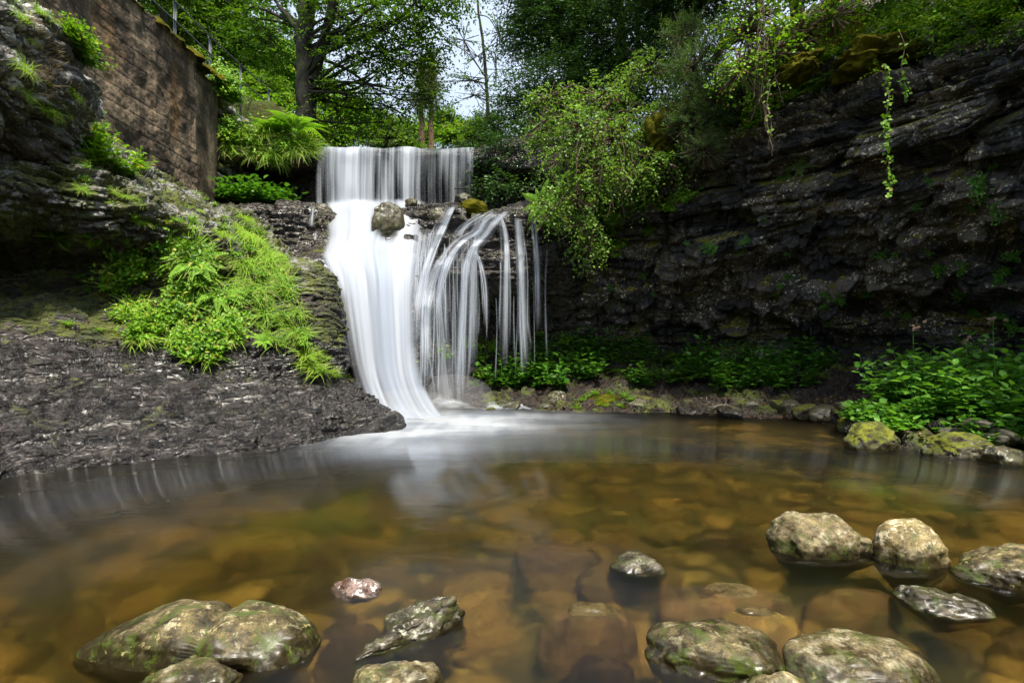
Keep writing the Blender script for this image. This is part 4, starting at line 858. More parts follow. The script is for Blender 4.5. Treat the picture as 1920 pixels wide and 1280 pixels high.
PM = {
 'fern': [pmesh(fern_geo(14, .42, r1, 20, .8, .26), 'fern', ML_fern) for _ in range(3)],
 'tuft': [pmesh(Col().add(*blades(80, .26, .007, r1, .04, .8, 1.25)), 'grass_tuft', ML_grass) for _ in range(3)],
 'hang': [pmesh(Col().add(*blades(90, .40, .007, r1, .06, .9, 2.2)), 'grass_tuft', ML_grass) for _ in range(2)],
 'dryg': [pmesh(Col().add(*blades(60, .34, .005, r1, .06, .5, 2.4)), 'grass_tuft', ML_dry) for _ in range(2)],
 'herb': [pmesh(plant_geo(12, .20, .046, .58, r1, .03, 10, lean=.8), 'leafy_plant', ML_bright) for _ in range(4)],
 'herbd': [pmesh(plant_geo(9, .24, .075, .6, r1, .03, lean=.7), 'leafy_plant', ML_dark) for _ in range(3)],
 'nettle': [pmesh(plant_geo(6, .62, .135, .60, r1, .28, 11), 'leafy_plant', ML_nettle) for _ in range(4)],
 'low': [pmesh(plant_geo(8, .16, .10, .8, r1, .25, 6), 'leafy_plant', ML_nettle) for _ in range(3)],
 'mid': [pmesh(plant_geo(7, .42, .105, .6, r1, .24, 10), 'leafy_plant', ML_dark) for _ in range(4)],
 'strap': [pmesh(plant_geo(1, .02, .26, .18, r1, .02, 8), 'hart_fern', ML_mid) for _ in range(2)],
 'dfern': [pmesh(fern_geo(7, .34, r1, 14), 'fern', ML_mid) for _ in range(2)],
}
NM = {'nettle': 'nettle_plant', 'low': 'round_leaved_plant', 'mid': 'glossy_plant', 'herbd': 'shade_plant'}
def place(kind, pts, nn, name, label, cat, group, s=(.8, 1.2), up=.5, rng=r1, off=-.01):
    name = NM.get(kind, name)
    for p, n in zip(pts, nn):
        me = PM[kind][rng.integers(len(PM[kind]))]; o = bpy.data.objects.new(name, me); C.objects.link(o)
        z = Vector(n)*(1-up)+Vector((0, 0, 1))*up; z.normalize(); q = z.to_track_quat('Z', 'Y') @ Matrix.Rotation(rng.uniform(0, 6.28), 3, 'Z').to_quaternion()
        k = rng.uniform(*s); o.rotation_euler = q.to_euler(); o.scale = (k, k, k); o.location = Vector(p)+z*off; tag(o, label, cat, group)
# left rock face
A = [(225, 480), (330, 430), (430, 520), (435, 680), (330, 676), (240, 640), (215, 540)]
B = [(410, 430), (490, 425), (520, 500), (560, 590), (600, 660), (640, 700), (560, 690), (470, 600), (430, 500)]
g1 = 'plants growing on the left rock face'
p, n = pick('L', A, 60, r1); place('herb', p, n, 'leafy_plant', 'bright leafy green plant in the thick growth on the left rock face', 'plant', g1, (.9, 1.5), .35)
p, n = pick('L', A, 16, r1); place('tuft', p, n, 'grass_tuft', 'arching green grass tuft among leaves on the left rock face', 'grass tuft', 'grass tufts on the left rock face', (.9, 1.4), .3)
p, n = pick('L', B, 24, r1); place('tuft', p, n, 'grass_tuft', 'arching green grass tuft among leaves on the left rock face', 'grass tuft', 'grass tufts on the left rock face', (.45, 1.15), .2)
p, n = pick('L', B, 22, r1); place('herb', p, n, 'leafy_plant', 'bright leafy green plant in the thick growth on the left rock face', 'plant', g1, (.6, 1.), .35)
p, n = pick('L', [(420, 440), (490, 430), (510, 490), (440, 500)], 12, r1); place('hang', p, n, 'grass_tuft', 'long pale grass hanging over the edge of the left rock', 'grass tuft', 'hanging grass on the left rock', (.6, 1.), .3)
p, n = pick('L', [(340, 520), (420, 520), (430, 600), (350, 600)], 9, r1); place('hang', p, n, 'grass_tuft', 'long pale grass hanging over the edge of the left rock', 'grass tuft', 'hanging grass on the left rock', (.7, 1.1), .3)
for px, py, s, lab in [(365, 510, .85, 'tall arching fern at the top of the green growth on the left rock'), (410, 545, .7, 'fern spreading to the right in the middle of the left rock growth'), (275, 640, .5, 'low fern with broad fronds at the foot of the left rock growth'), (480, 655, .4, 'small fern near the lower right of the left rock growth')]:
    p, n = pick('L', [(px-14, py-14), (px+14, py-14), (px+14, py+14), (px-14, py+14)], 1, r1); place('fern', p, n, 'fern', lab, 'fern', None, (s, s), .45)
p, n = pick('L', [(60, 430), (240, 440), (230, 640), (80, 640)], 12, r1); place('herb', p, n, 'leafy_plant', 'sparse little plant on the bare brown rock at the far left', 'plant', 'sparse plants on the brown rock', (.35, .6), .4)
p, n = pick('L', [(60, 420), (110, 430), (110, 460), (60, 450)], 2, r1); place('strap', p, n, 'strap_fern', 'dark strap leaved fern hanging under the rock overhang', 'fern', 'strap leaved ferns under the overhang', (.8, 1.), .1)
p, n = pick('L', [(150, 300), (350, 350), (470, 410), (430, 450), (250, 420), (150, 380)], 34, r1, .0); place('tuft', p, n, 'grass_tuft', 'short grass tuft on the lichened rock crest below the concrete wall', 'grass tuft', 'grass tufts on the rock crest', (.25, .55), .5)
p, n = pick('L', [(150, 300), (350, 350), (470, 410), (430, 450), (250, 420), (150, 380)], 18, r1, .0); place('herb', p, n, 'leafy_plant', 'small leafy plant on the lichened rock crest below the concrete wall', 'plant', 'small plants on the rock crest', (.3, .6), .5)
p, n = pick('L', [(545, 640), (600, 655), (640, 705), (570, 690)], 16, r1); place('tuft', p, n, 'grass_tuft', 'yellow green grass on the nose of rock beside the falls', 'grass tuft', 'grass on the nose of rock beside the falls', (.35, .6), .4)
# outcrop
p, n = pick('rock_outcrop61', [(0, -20), (130, 20), (160, 230), (60, 200), (0, 120)], 22, r1); place('tuft', p, n, 'grass_tuft', 'grass tuft clinging to the upper left outcrop', 'grass tuft', 'grass tufts on the outcrop', (.3, .7), .4)
p, n = pick('rock_outcrop61', [(90, -20), (150, 40), (160, 130), (120, 60)], 9, r1); place('herb', p, n, 'leafy_plant', 'leafy plant sprouting from the right side of the upper left outcrop', 'plant', 'plants on the outcrop', (1., 1.6), .5)
p, n = pick('rock_outcrop61', [(60, 40), (150, 60), (150, 180), (80, 160)], 6, r1); place('dryg', p, n, 'grass_tuft', 'dry brown grass hanging from the upper left outcrop', 'grass tuft', 'dry grass on the outcrop', (.5, .9), .2)
# plants rooted at the wall foot
p, n = pick('L', [(150, 200), (215, 290), (320, 345), (230, 330), (150, 300)], 9, r1); place('herb', p, n, 'leafy_plant', 'thin leafy plant rising in front of the stained concrete wall', 'plant', 'plants at the foot of the concrete wall', (1.2, 2.2), .9)
p, n = pick('C', [(220, -20), (430, 140), (440, 190), (240, 40)], 26, r1); place('herb', p, n, 'leafy_plant', 'small plant growing in the moss on top of the concrete wall', 'plant', 'plants on top of the concrete wall', (.4, .9), .9)
p, n = pick('C', [(220, -20), (430, 140), (440, 190), (240, 40)], 20, r1); place('dryg', p, n, 'grass_tuft', 'dry grass hanging over the top of the concrete wall', 'grass tuft', 'dry grass on the concrete wall', (.3, .7), .5)
# grassy ledge left of the falls
L1 = [(365, 232), (590, 240), (588, 285), (520, 300), (370, 295)]
p, n = pick('T', L1, 62, r1); place('tuft', p, n, 'grass_tuft', 'bright grass tuft on the ledge between the concrete wall and the falls', 'grass tuft', 'grass on the ledge left of the falls', (.5, 1.7), .45)
p, n = pick('T', L1, 34, r1); place('herb', p, n, 'leafy_plant', 'leafy plant in the grass on the ledge left of the falls', 'plant', 'plants on the ledge left of the falls', (.9, 2.2), .6)
p, n = pick('T', [(368, 270), (590, 275), (588, 305), (370, 305)], 26, r1); place('dryg', p, n, 'grass_tuft', 'dry roots and grass hanging below the ledge left of the falls', 'grass tuft', 'dry grass under the left ledge', (.7, 1.1), .1)
for x, Y, s, lab in [(552, 10.15, 1.5, 'large pale green fern crowning the ledge beside the lip of the falls'), (512, 10.2, 1.1, 'smaller fern left of the large pale fern on the ledge')]:
    q = P(x, 250, Y); place('fern', [q], [(0, 0, 1.)], 'fern', lab, 'fern', None, (s, s), 1.)
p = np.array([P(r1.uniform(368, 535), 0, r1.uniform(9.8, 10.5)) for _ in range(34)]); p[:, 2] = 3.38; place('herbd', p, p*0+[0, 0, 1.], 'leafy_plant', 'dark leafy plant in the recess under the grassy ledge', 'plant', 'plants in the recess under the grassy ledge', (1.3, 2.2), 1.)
p = np.array([P(r1.uniform(396, 445), py_, r1.uniform(9.85, 10.1)) for py_ in r1.uniform(140, 262, 26)]); place('herb', p, p*0+[.6, -.5, .4], 'leafy_plant', 'leafy plant hanging over the far end of the concrete wall', 'plant', 'plants over the far end of the concrete wall', (.9, 1.6), .3)
# right cliff brow & face
p, n = pick('R', [(1230, 200), (1500, 90), (1750, 0), (1750, 90), (1500, 190), (1260, 330)], 40, r1); place('dfern', p, n, 'fern', 'small fern on the mossy brow of the shaded cliff', 'fern', 'ferns on the brow of the shaded cliff', (.6, 1.1), .6)
p, n = pick('R', [(1200, 220), (1500, 60), (1900, -10), (1900, 40), (1500, 190), (1260, 330)], 90, r1); place('herb', p, n, 'leafy_plant', 'leafy plant on the mossy brow of the shaded cliff', 'plant', 'plants on the brow of the shaded cliff', (.8, 1.6), .6)
p, n = pick('R', [(1060, 300), (1250, 280), (1300, 380), (1150, 480), (1060, 450)], 36, r1); place('herb', p, n, 'leafy_plant', 'leafy plant on the left end of the shaded cliff', 'plant', 'plants on the left end of the shaded cliff', (.8, 1.5), .5)
for px, py, s in [(1462, 330, .8), (1508, 310, .6), (1416, 395, .4)]:
    p, n = pick('R', [(px-12, py-12), (px+12, py-12), (px+12, py+12), (px-12, py+12)], 1, r1); place('dfern', p, n, 'fern', 'lone green fern growing from a crack in the dark cliff face', 'fern', 'lone ferns in cracks of the cliff', (s, s), .3)
p, n = pick('R', [(1510, 370), (1580, 370), (1570, 400), (1520, 400)], 4, r1); place('dryg', p, n, 'grass_tuft', 'dry pale grass hanging on the dark cliff face', 'grass tuft', 'dry grass on the cliff face', (.6, .8), .1)
q = P(1035, 385, 8.75); 
for k, (x, y, s) in enumerate([(1020, 385, .9), (1050, 375, .8), (1035, 405, .7)]): place('fern', [P(x, y, 8.75)], [(-.5, -.8, -.2)], 'fern', 'bright fern drooping beside the head of the thin cascade', 'fern', 'ferns beside the thin cascade', (s, s), .25)
# bank vegetation
def bank_pick(poly, n): return pick('B', poly, n, r1)
p, n = bank_pick([(1665, 775), (1690, 790), (1920, 815), (1960, 750), (1900, 715), (1690, 735)], 44); place('nettle', p, n, 'leafy_plant', 'tall broad leaved plant in the bright clump on the right bank', 'plant', 'tall plants in the clump on the right bank', (.75, 1.15), 1.)
p, n = bank_pick([(1610, 775), (1640, 800), (1920, 835), (1960, 800), (1660, 770)], 46); place('low', p, n, 'leafy_plant', 'low round leaved plant along the water edge of the right bank', 'plant', 'low plants along the right bank', (.7, 1.2), 1.)
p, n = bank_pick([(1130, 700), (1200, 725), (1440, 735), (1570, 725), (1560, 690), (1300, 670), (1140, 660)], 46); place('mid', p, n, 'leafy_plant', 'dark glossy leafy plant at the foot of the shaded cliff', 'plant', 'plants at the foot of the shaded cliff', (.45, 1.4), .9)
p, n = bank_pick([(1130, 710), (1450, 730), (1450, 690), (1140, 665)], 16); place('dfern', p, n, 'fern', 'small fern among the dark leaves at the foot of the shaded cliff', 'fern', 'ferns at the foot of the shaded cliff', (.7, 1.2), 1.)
p, n = pick('R', [(1130, 470), (1900, 300), (1900, 620), (1150, 600)], 46, r1); place('herbd', p, n, 'leafy_plant', 'tiny plant rooted in a crack of the dark cliff face', 'plant', 'tiny plants in the cliff face', (.3, .7), .3)
p, n = pick('L', [(440, 400), (520, 440), (540, 560), (470, 560)], 16, r1); place('hang', p, n, 'grass_tuft', 'long grass draped down the right side of the left rock growth', 'grass tuft', 'draped grass on the left rock', (.6, 1.), .15)
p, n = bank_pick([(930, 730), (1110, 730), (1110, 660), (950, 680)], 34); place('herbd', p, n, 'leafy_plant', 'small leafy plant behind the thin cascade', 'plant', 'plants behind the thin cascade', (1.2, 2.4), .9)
p, n = pick('S', [(820, 640), (1060, 620), (1080, 720), (930, 740), (830, 700)], 22, r1); place('herb', p, n, 'leafy_plant', 'wet green plant on the rock behind the falling strands', 'plant', 'wet plants behind the strands', (.8, 1.5), .6)
p, n = bank_pick([(1080, 768), (1200, 768), (1200, 740), (1090, 735)], 22); place('herb', p, n, 'leafy_plant', 'tiny bright plant on the mossy patch right of the cascade', 'plant', 'tiny plants right of the cascade', (.4, .7), 1.)
# tall flowering stalks
for px, py0, py1, Y, lab in [(1712, 790, 612, 6.0, 'leftmost tall flowering stalk above the bright clump on the bank'), (1812, 790, 640, 5.8, 'middle shorter flowering stalk above the bright clump on the bank'), (1862, 790, 600, 5.6, 'rightmost tallest flowering stalk above the bright clump on the bank')]:
    a, b = P(px, py0, Y), P(px+4, py1, Y); t = np.linspace(0, 1, 10)[:, None]; pts = a+(b-a)*t+np.array([.02, 0, 0])*np.sin(t*5)
    root = empty('flower_stalk', tuple(a)); V, Fq = tube(pts, np.linspace(.006, .003, 10), 5); child(mesh_np('stem', V, [Fq], ML_nettle), root)
    k = np.linspace(.3, .92, 7); bb = a+(b-a)*k[:, None]; c = Col()
    for s in (-1, 1):
        for w in (0, 1):
            az = np.arange(7)*1.57+w*3.14; dd = np.stack([np.cos(az), np.sin(az), np.full(7, .2)], -1); V, Fq = leaves(bb, dd, np.tile([0, 0, 1.], (7, 1)), .13*(1.25-k), .07*(1.25-k)); c.add(V, Fq)
    child(c.build('leaves', ML_nettle, smooth=False), root)
    c = Col()
    for j in range(5):
        o_ = b+r1.normal(size=3)*[.05, .05, .03]; V, Fq = leaves(np.tile(o_, (26, 1)), rv(26, r1)+[0, 0, .5], rv(26, r1), .022, .010, QUAD); c.add(V, Fq)
    child(c.build('flower_head', ML_flower, smooth=False), root); tag(root, lab, 'flower')

# ------------------------------------------------------------------ trees and shrubs
def B_(px, py, Y, rx, ry, rd=None): q = P(px, py, Y); return (q[0], q[1], q[2], rx/F*Y, (rd if rd else (rx+ry)/2/F*Y), ry/F*Y)
def tree(name, label, cat, trunk, blobs, nt, per, L, mat, ratio=.55, bark=MB_bark, seed=0, tl=.35, T=LEAF, limbs=True, group=None, shell=.35, droop=.25, flat=.6, rtr=.12, hang=0., crownname='crown'):
    r = np.random.default_rng(1000+seed); root = empty(name, tuple(trunk[0][:3]))
    c = Col(); tp = np.array([q[:3] for q in trunk], float); tr = np.array([q[3] for q in trunk], float); n = max(12, 6*len(tp)); TP = cmr(tp, n); TR = np.interp(np.linspace(0, 1, n), np.linspace(0, 1, len(tr)), tr)
    V, Fq = tube(TP, TR, 12, .25, seed); c.add(V, Fq)
    pos, out = blobpts(blobs, nt, r, shell)
    if limbs:
        for b in blobs:
            for _ in range(2):
                tgt = np.array(b[:3])+r.normal(size=3)*np.array(b[3:6])*.35
                dz = r.uniform(0, .9)*np.linalg.norm(tgt-TP[n//2])*.5+np.abs(TP[:, 2]-(tgt[2]-.4*np.linalg.norm(tgt[:2]-TP[:, :2].mean(0)))); k = int(np.argmin(dz)); k = int(min(max(k+r.integers(-n//6, n//6+1), n//4), n-2))
                a = TP[k]; m = (a+tgt)/2+r.normal(size=3)*.12*np.linalg.norm(tgt-a)*[1, 1, .5]+[0, 0, .05*np.linalg.norm(tgt-a)]
                pts = cmr([a, m, tgt], 12); rr = np.linspace(min(TR[k]*.55, rtr*.5), .008, 12); V, Fq = tube(pts, rr, 6, .3, seed); c.add(V, Fq)
        idx = r.choice(nt, min(nt, 260), replace=False)
        for j in idx:
            p0 = pos[j]-out[j]*tl*1.6+[0, 0, -.02]; V, Fq = tube(np.array([p0, pos[j], pos[j]+out[j]*tl*.7]), [.010, .007, .003], 4); c.add(V, Fq)
    child(c.build('trunk', bark), root)
    td = out*[1, 1, .35]+r.normal(size=(nt, 3))*.5-np.array([0, 0, hang])
    V, Fq = twigs(pos, td, tl*r.uniform(.6, 1.3, nt), per, L, ratio, r, T, droop, flat)
    child(mesh_np(crownname, V, [Fq], mat, smooth=False), root)
    tag(root, label, cat, group); return root
b0 = P(574, 235, 13.2)
def tp(px, py, Y, r): return tuple(P(px, py, Y))+(r,)
beech = tree('beech_tree', 'dark trunked forked beech leaning its leafy boughs over the falls', 'tree', [tp(574, 250, 13.2, .27), tp(574, 205, 13.2, .22), tp(570, 130, 13.2, .20), tp(571, 60, 13.2, .185), tp(574, 0, 13.2, .17), tp(572, -120, 13.3, .14), tp(580, -300, 13.5, .07)],
 [B_(640, 30, 13, 70, 50), B_(715, 45, 12.6, 75, 50), B_(790, 20, 12.4, 65, 45), B_(835, -10, 12.6, 50, 40), B_(690, 110, 12.9, 75, 38), B_(765, 120, 12.8, 52, 42), B_(650, 180, 13.2, 55, 32), B_(730, 200, 13, 55, 28), B_(800, 185, 13, 40, 28), B_(690, -50, 12.8, 150, 50), B_(500, 60, 14, 70, 60), B_(520, -40, 14, 90, 50), B_(800, 90, 12.9, 40, 40), B_(630, 235, 13.6, 50, 22)],
 2700, 9, .095, ML_beech, .58, seed=1, tl=.42, flat=.75, droop=.3, shell=.15, rtr=.10)
# its second stem
c = Col()
for pts, rr in [([tp(588, 150, 13.2, 0), tp(606, 80, 13.1, 0), tp(622, 20, 13., 0), tp(645, -60, 12.9, 0)], (.14, .12, .10, .08)), ([tp(604, 90, 13.1, 0), tp(640, 60, 13, 0), tp(690, 50, 12.9, 0), tp(750, 70, 12.8, 0)], (.05, .04, .03, .01)), ([tp(560, 60, 13.2, 0), tp(530, 20, 13.2, 0), tp(500, -20, 13.2, 0)], (.06, .05, .03)), ([tp(600, 110, 13.1, 0), tp(650, 130, 13, 0), tp(700, 165, 12.9, 0), tp(760, 190, 12.9, 0)], (.045, .035, .02, .01)), ([tp(588, 225, 13.2, 0), tp(650, 232, 13.2, 0), tp(720, 228, 13.2, 0)], (.03, .02, .01))]:
    q = cmr([x[:3] for x in pts], 20); V, Fq = tube(q, np.interp(np.linspace(0, 1, 20), np.linspace(0, 1, len(rr)), rr), 9, .25, 3); c.add(V, Fq)
o = c.build('limb', MB_bark); child(o, beech)
tree('slender_tree', 'slender bare stemmed sapling standing in the gap of sky', 'tree', [tp(916, 290, 14, .05), tp(914, 200, 14, .045), tp(908, 100, 14, .035), tp(897, 20, 14, .028), tp(890, -60, 14, .02)],
 [B_(870, 75, 14, 26, 16), B_(895, 105, 14, 22, 12), B_(935, 60, 14, 22, 26), B_(885, 150, 14, 40, 12), B_(890, 178, 14, 48, 10), B_(895, -30, 14, 50, 20), B_(930, 130, 14, 18, 25)], 95, 8, .10, ML_beech, .38, seed=2, tl=.35, rtr=.03)
tree('yew_tree', 'dense dark yew with flat needle sprays right of the sky gap', 'tree', [tp(1075, 330, 12, .2), tp(1080, 150, 12, .17), tp(1085, 0, 12, .14), tp(1090, -200, 12, .1)],
 [B_(1005, 60, 12, 55, 60), B_(1040, 30, 11.8, 70, 70), B_(990, 190, 11.6, 60, 40), B_(1060, 170, 11.4, 80, 60), B_(970, 285, 10.8, 70, 34), B_(1040, 280, 10.8, 70, 50), B_(940, 300, 10.6, 40, 22), B_(1030, -60, 12, 110, 50), B_(1120, 60, 11.6, 60, 80), B_(930, 350, 10.2, 36, 12), B_(985, 350, 10.2, 40, 14), B_(950, 235, 11.4, 40, 24)],
 5200, 12, .11, ML_yew, .34, seed=3, tl=.55, T=QUAD, flat=.85, droop=.25, rtr=.08, shell=.2)
tree('yew_tree', 'second dark yew behind, its twin trunks showing at the top', 'tree', [tp(1165, 250, 11.5, .12), tp(1168, 100, 11.5, .10), tp(1160, 0, 11.5, .09), tp(1150, -200, 11.5, .06)],
 [B_(1180, -20, 11.5, 80, 50), B_(1140, 130, 11.8, 60, 40), B_(1250, 40, 10.5, 60, 60), B_(1230, 140, 10.2, 60, 40), B_(1300, -20, 10, 90, 50), B_(1180, 210, 10.4, 50, 30)],
 3000, 12, .11, ML_yew, .34, seed=4, tl=.55, T=QUAD, flat=.85, rtr=.08, shell=.2)
for k, (px, s, lab) in enumerate([(790, 0, 'left of two thin red stemmed pines far behind the falls'), (808, 1, 'right of two thin red stemmed pines far behind the falls')]):
    tree('pine_tree', lab, 'tree', [tp(px+2, 300, 21, .11), tp(px, 220, 21, .09), tp(px, 150, 21, .06), tp(px, 110, 21, .03)], [B_(px, 190-12*k, 21, 22, 26), B_(px, 150, 21, 18, 30), B_(px+4, 120, 21, 12, 22)], 240, 14, .16, ML_mid, .09, bark=MB_pine, seed=6+k, tl=.45, T=NEEDLE, rtr=.04)
BT = [
 (330, 30, 17, 70, 90, ML_mid), (420, 70, 19, 80, 90, ML_bright), (500, 110, 20, 70, 80, ML_bright), (300, -40, 15, 90, 60, ML_mid), (400, -40, 18, 100, 60, ML_mid), (480, 180, 17, 70, 45, ML_mid),
 (640, 215, 19, 60, 50, ML_bright), (560, 160, 22, 70, 60, ML_bright), (700, 240, 20, 60, 34, ML_mid), (770, 250, 24, 50, 24, ML_bright), (860, 255, 22, 40, 20, ML_bright), (830, 235, 30, 36, 26, ML_mid), (900, 250, 19, 26, 28, ML_mid), (620, 250, 16, 40, 22, ML_bright), (740, 268, 17, 50, 12, ML_mid)]
for k, (px, py, Y, rx, ry, mt) in enumerate(BT):
    x, _, z = P(px, py, Y); rw = rx/F*Y; rh = ry/F*Y; gz_ = float(ground_z(np.array([x]), np.array([float(Y)]))[0]); gz_ = min(gz_, z-.3)
    big = z+rh-gz_ > 2.2
    tree('broadleaf_tree' if big else 'bush', ('leafy green tree on the wooded slope behind the falls' if mt is ML_bright else 'darker green tree on the wooded slope behind the falls') if big else 'low bush on the stream bank behind the falls', 'tree' if big else 'bush',
      [(x, Y, gz_-.1, .12), (x+.1, Y, gz_+(z-gz_)*.5, .10), (x, Y, z, .05)], [B_(px, py, Y, rx*.7, ry*.7), B_(px-rx*.45, py+ry*.2, Y-.4, rx*.5, ry*.5), B_(px+rx*.45, py+ry*.1, Y+.3, rx*.5, ry*.55), B_(px+rx*.1, py-ry*.5, Y, rx*.5, ry*.4)],
      int(620*(rx*ry/4500)**.6), 10, .13*Y/18, mt, .6, seed=20+k, tl=.5*Y/18, flat=.6, rtr=.07, shell=.1, group=('trees on the wooded slope behind the falls' if big else 'bushes on the stream bank'))
# shrubs hanging over the cliff end
tree('hanging_shrub', 'bright leaved shrub cascading over the cliff end above the thin cascade', 'shrub', [tp(1200, 200, 9.2, .04), tp(1150, 190, 8.8, .03), tp(1110, 230, 8.6, .02)],
 [B_(1130, 180, 8.8, 60, 34), B_(1080, 240, 8.6, 55, 36), B_(1150, 260, 8.5, 55, 48), B_(1110, 320, 8.4, 50, 40), B_(1075, 370, 8.4, 44, 40), B_(1040, 395, 8.45, 30, 26), B_(1190, 330, 8.3, 36, 30), B_(1095, 420, 8.4, 26, 26), B_(1105, 460, 8.5, 22, 30), B_(1060, 300, 8.6, 40, 30), B_(1220, 130, 8.8, 55, 30), B_(1250, 220, 8.3, 40, 30), B_(1015, 250, 8.8, 30, 20), B_(1030, 180, 9., 36, 20), B_(1240, 300, 8.1, 40, 26)],
 1500, 9, 0.055, ML_shrub, .72, bark=MB_twig, seed=50, tl=.30, droop=.5, hang=.25, rtr=.03, shell=.05)
tree('hanging_shrub', 'leafy shrub with bare brown twigs high on the cliff brow', 'shrub', [tp(1500, 60, 7.4, .03), tp(1460, 80, 7.1, .022), tp(1430, 140, 6.9, .012)],
 [B_(1400, 60, 7.3, 50, 34), B_(1450, 100, 7., 50, 30), B_(1390, 130, 7.1, 36, 34), B_(1510, 60, 7., 46, 30), B_(1420, 25, 7.3, 50, 24), B_(1560, 30, 6.8, 44, 20), B_(1425, 185, 7.0, 16, 22)],
 420, 8, .055, ML_bright, .7, bark=MB_twig, seed=51, tl=.25, droop=.4, rtr=.025, shell=.3)
tree('heath_shrub', 'feathery blue green heath shrub on the cliff brow', 'shrub', [tp(1330, 260, 8.2, .03), tp(1320, 200, 8., .025), tp(1310, 150, 7.9, .01)],
 [B_(1300, 130, 8., 36, 50), B_(1340, 180, 7.9, 40, 50), B_(1290, 210, 8., 36, 36), B_(1280, 70, 8.3, 30, 34), B_(1350, 90, 7.9, 26, 40)],
 900, 18, .07, ML_blue, .30, bark=MB_twig, seed=52, tl=.22, T=NEEDLE, droop=-.3, rtr=.02, shell=.2)
tree('heath_shrub', 'low feathery shrub above the yellow moss cushion', 'shrub', [tp(1270, 260, 8.2, .02), tp(1270, 230, 8., .015), tp(1275, 210, 8., .01)],
 [B_(1290, 240, 8., 40, 26), B_(1320, 280, 7.8, 30, 24)], 420, 18, .06, ML_blue, .32, bark=MB_twig, seed=53, tl=.2, T=NEEDLE, droop=-.2, rtr=.02, shell=.2)
tree('overhanging_tree', 'shaded tree leaning in at the upper right corner, with unseen crown added for shade', 'tree', [tp(1950, 60, 8.5, .14), tp(1850, -60, 8., .11), tp(1750, -200, 7.8, .07)],
 [B_(1720, -30, 7.2, 70, 40), B_(1800, 20, 7., 70, 34), B_(1880, 60, 6.6, 60, 40), B_(1650, -60, 7.4, 90, 40), B_(1900, -20, 7., 90, 60), B_(1820, -160, 7., 220, 100), B_(1600, -200, 7., 200, 90), B_(2050, 0, 6.5, 120, 120), B_(2100, -200, 5.5, 200, 140), (6., 4.5, 6.8, 1.8, 1.8, .7), (6.8, 2.2, 6.8, 1.8, 1.8, .7), (5.2, 6.2, 6.9, 1.6, 1.4, .6), (3.8, 7.4, 7.2, 1.6, 1.2, .6)],  # last blobs, out of view, are added to block sky and darken the cliff
 3400, 9, .085, ML_dark, .6, seed=54, tl=.35, droop=.3, rtr=.06, shell=.2)
tree('overhanging_tree', 'green tree crown reaching in along the top edge above the shaded cliff', 'tree', [tp(1500, 60, 10.5, .14), tp(1480, -100, 10.3, .11), tp(1450, -300, 10., .07)],
 [B_(1380, -40, 9.5, 90, 50), B_(1500, -60, 9., 90, 50), B_(1560, -20, 9., 70, 30), B_(1300, -110, 9., 130, 60), B_(1500, -200, 8., 220, 110), B_(1250, -250, 9., 200, 90)],
 1500, 9, .09, ML_mid, .6, seed=55, tl=.4, rtr=.06, shell=.2)
# ivy strands
def ivy(px, y0, y1, Y, lab, n=46, L=.055):
    t = np.linspace(0, 1, 30); a, b = P(px, y0, Y), P(px+6, y1, Y-.1); pts = a+(b-a)*t[:, None]+np.stack([.03*np.sin(t*9), .02*np.cos(t*7), 0*t], -1); root = empty('ivy_strand', tuple(a))
    V, Fq = tube(pts, np.full(30, .004), 5); child(mesh_np('stem', V, [Fq], MB_twig), root)
    i = r1.integers(0, 30, n); d = r1.normal(size=(n, 3))*[1, .6, .5]+[0, -.3, -.6]; V, Fq = leaves(pts[i]+r1.normal(size=(n, 3))*.018, d, r1.normal(size=(n, 3))*.4+[0, -1, .4], L*r1.uniform(.5, 1, n), L*.8*r1.uniform(.5, 1, n)); child(mesh_np('leaves', V, [Fq], ML_bright, smooth=False), root)
    tag(root, lab, 'ivy')
ivy(1660, 120, 360, 5.75, 'long ivy strand hanging down the dark cliff face', 120)
ivy(1690, 60, 190, 5.9, 'short ivy strand hanging above the long one on the cliff', 40)
ivy(1438, 140, 250, 6.85, 'thin leafy twig dangling from the cliff brow', 24, .05)
# dangling bare roots
def roots(px, y0, y1, Y, lab, k=5, w=26):
    c = Col()
    for j in range(k):
        t = np.linspace(0, 1, 14); a = P(px+r1.uniform(-w, w), y0+r1.uniform(-10, 10), Y); b = P(px+r1.uniform(-w, w), y1+r1.uniform(-40, 10), Y-.1)
        pts = a+(b-a)*t[:, None]+np.cumsum(r1.normal(size=(14, 3)), 0)*.012; V, Fq = tube(pts, np.linspace(.007, .003, 14), 5); c.add(V, Fq)
    tag(c.build('bare_twigs', MB_twig), lab, 'twigs')
roots(1440, 0, 210, 6.95, 'bare brown twigs hanging from the cliff brow'); roots(1150, 230, 400, 8.3, 'bare brown twigs dangling inside the bright cascading shrub', 7, 36)
roots(1437, 190, 290, 6.9, 'thin root hanging down the dark cliff face', 2, 6)

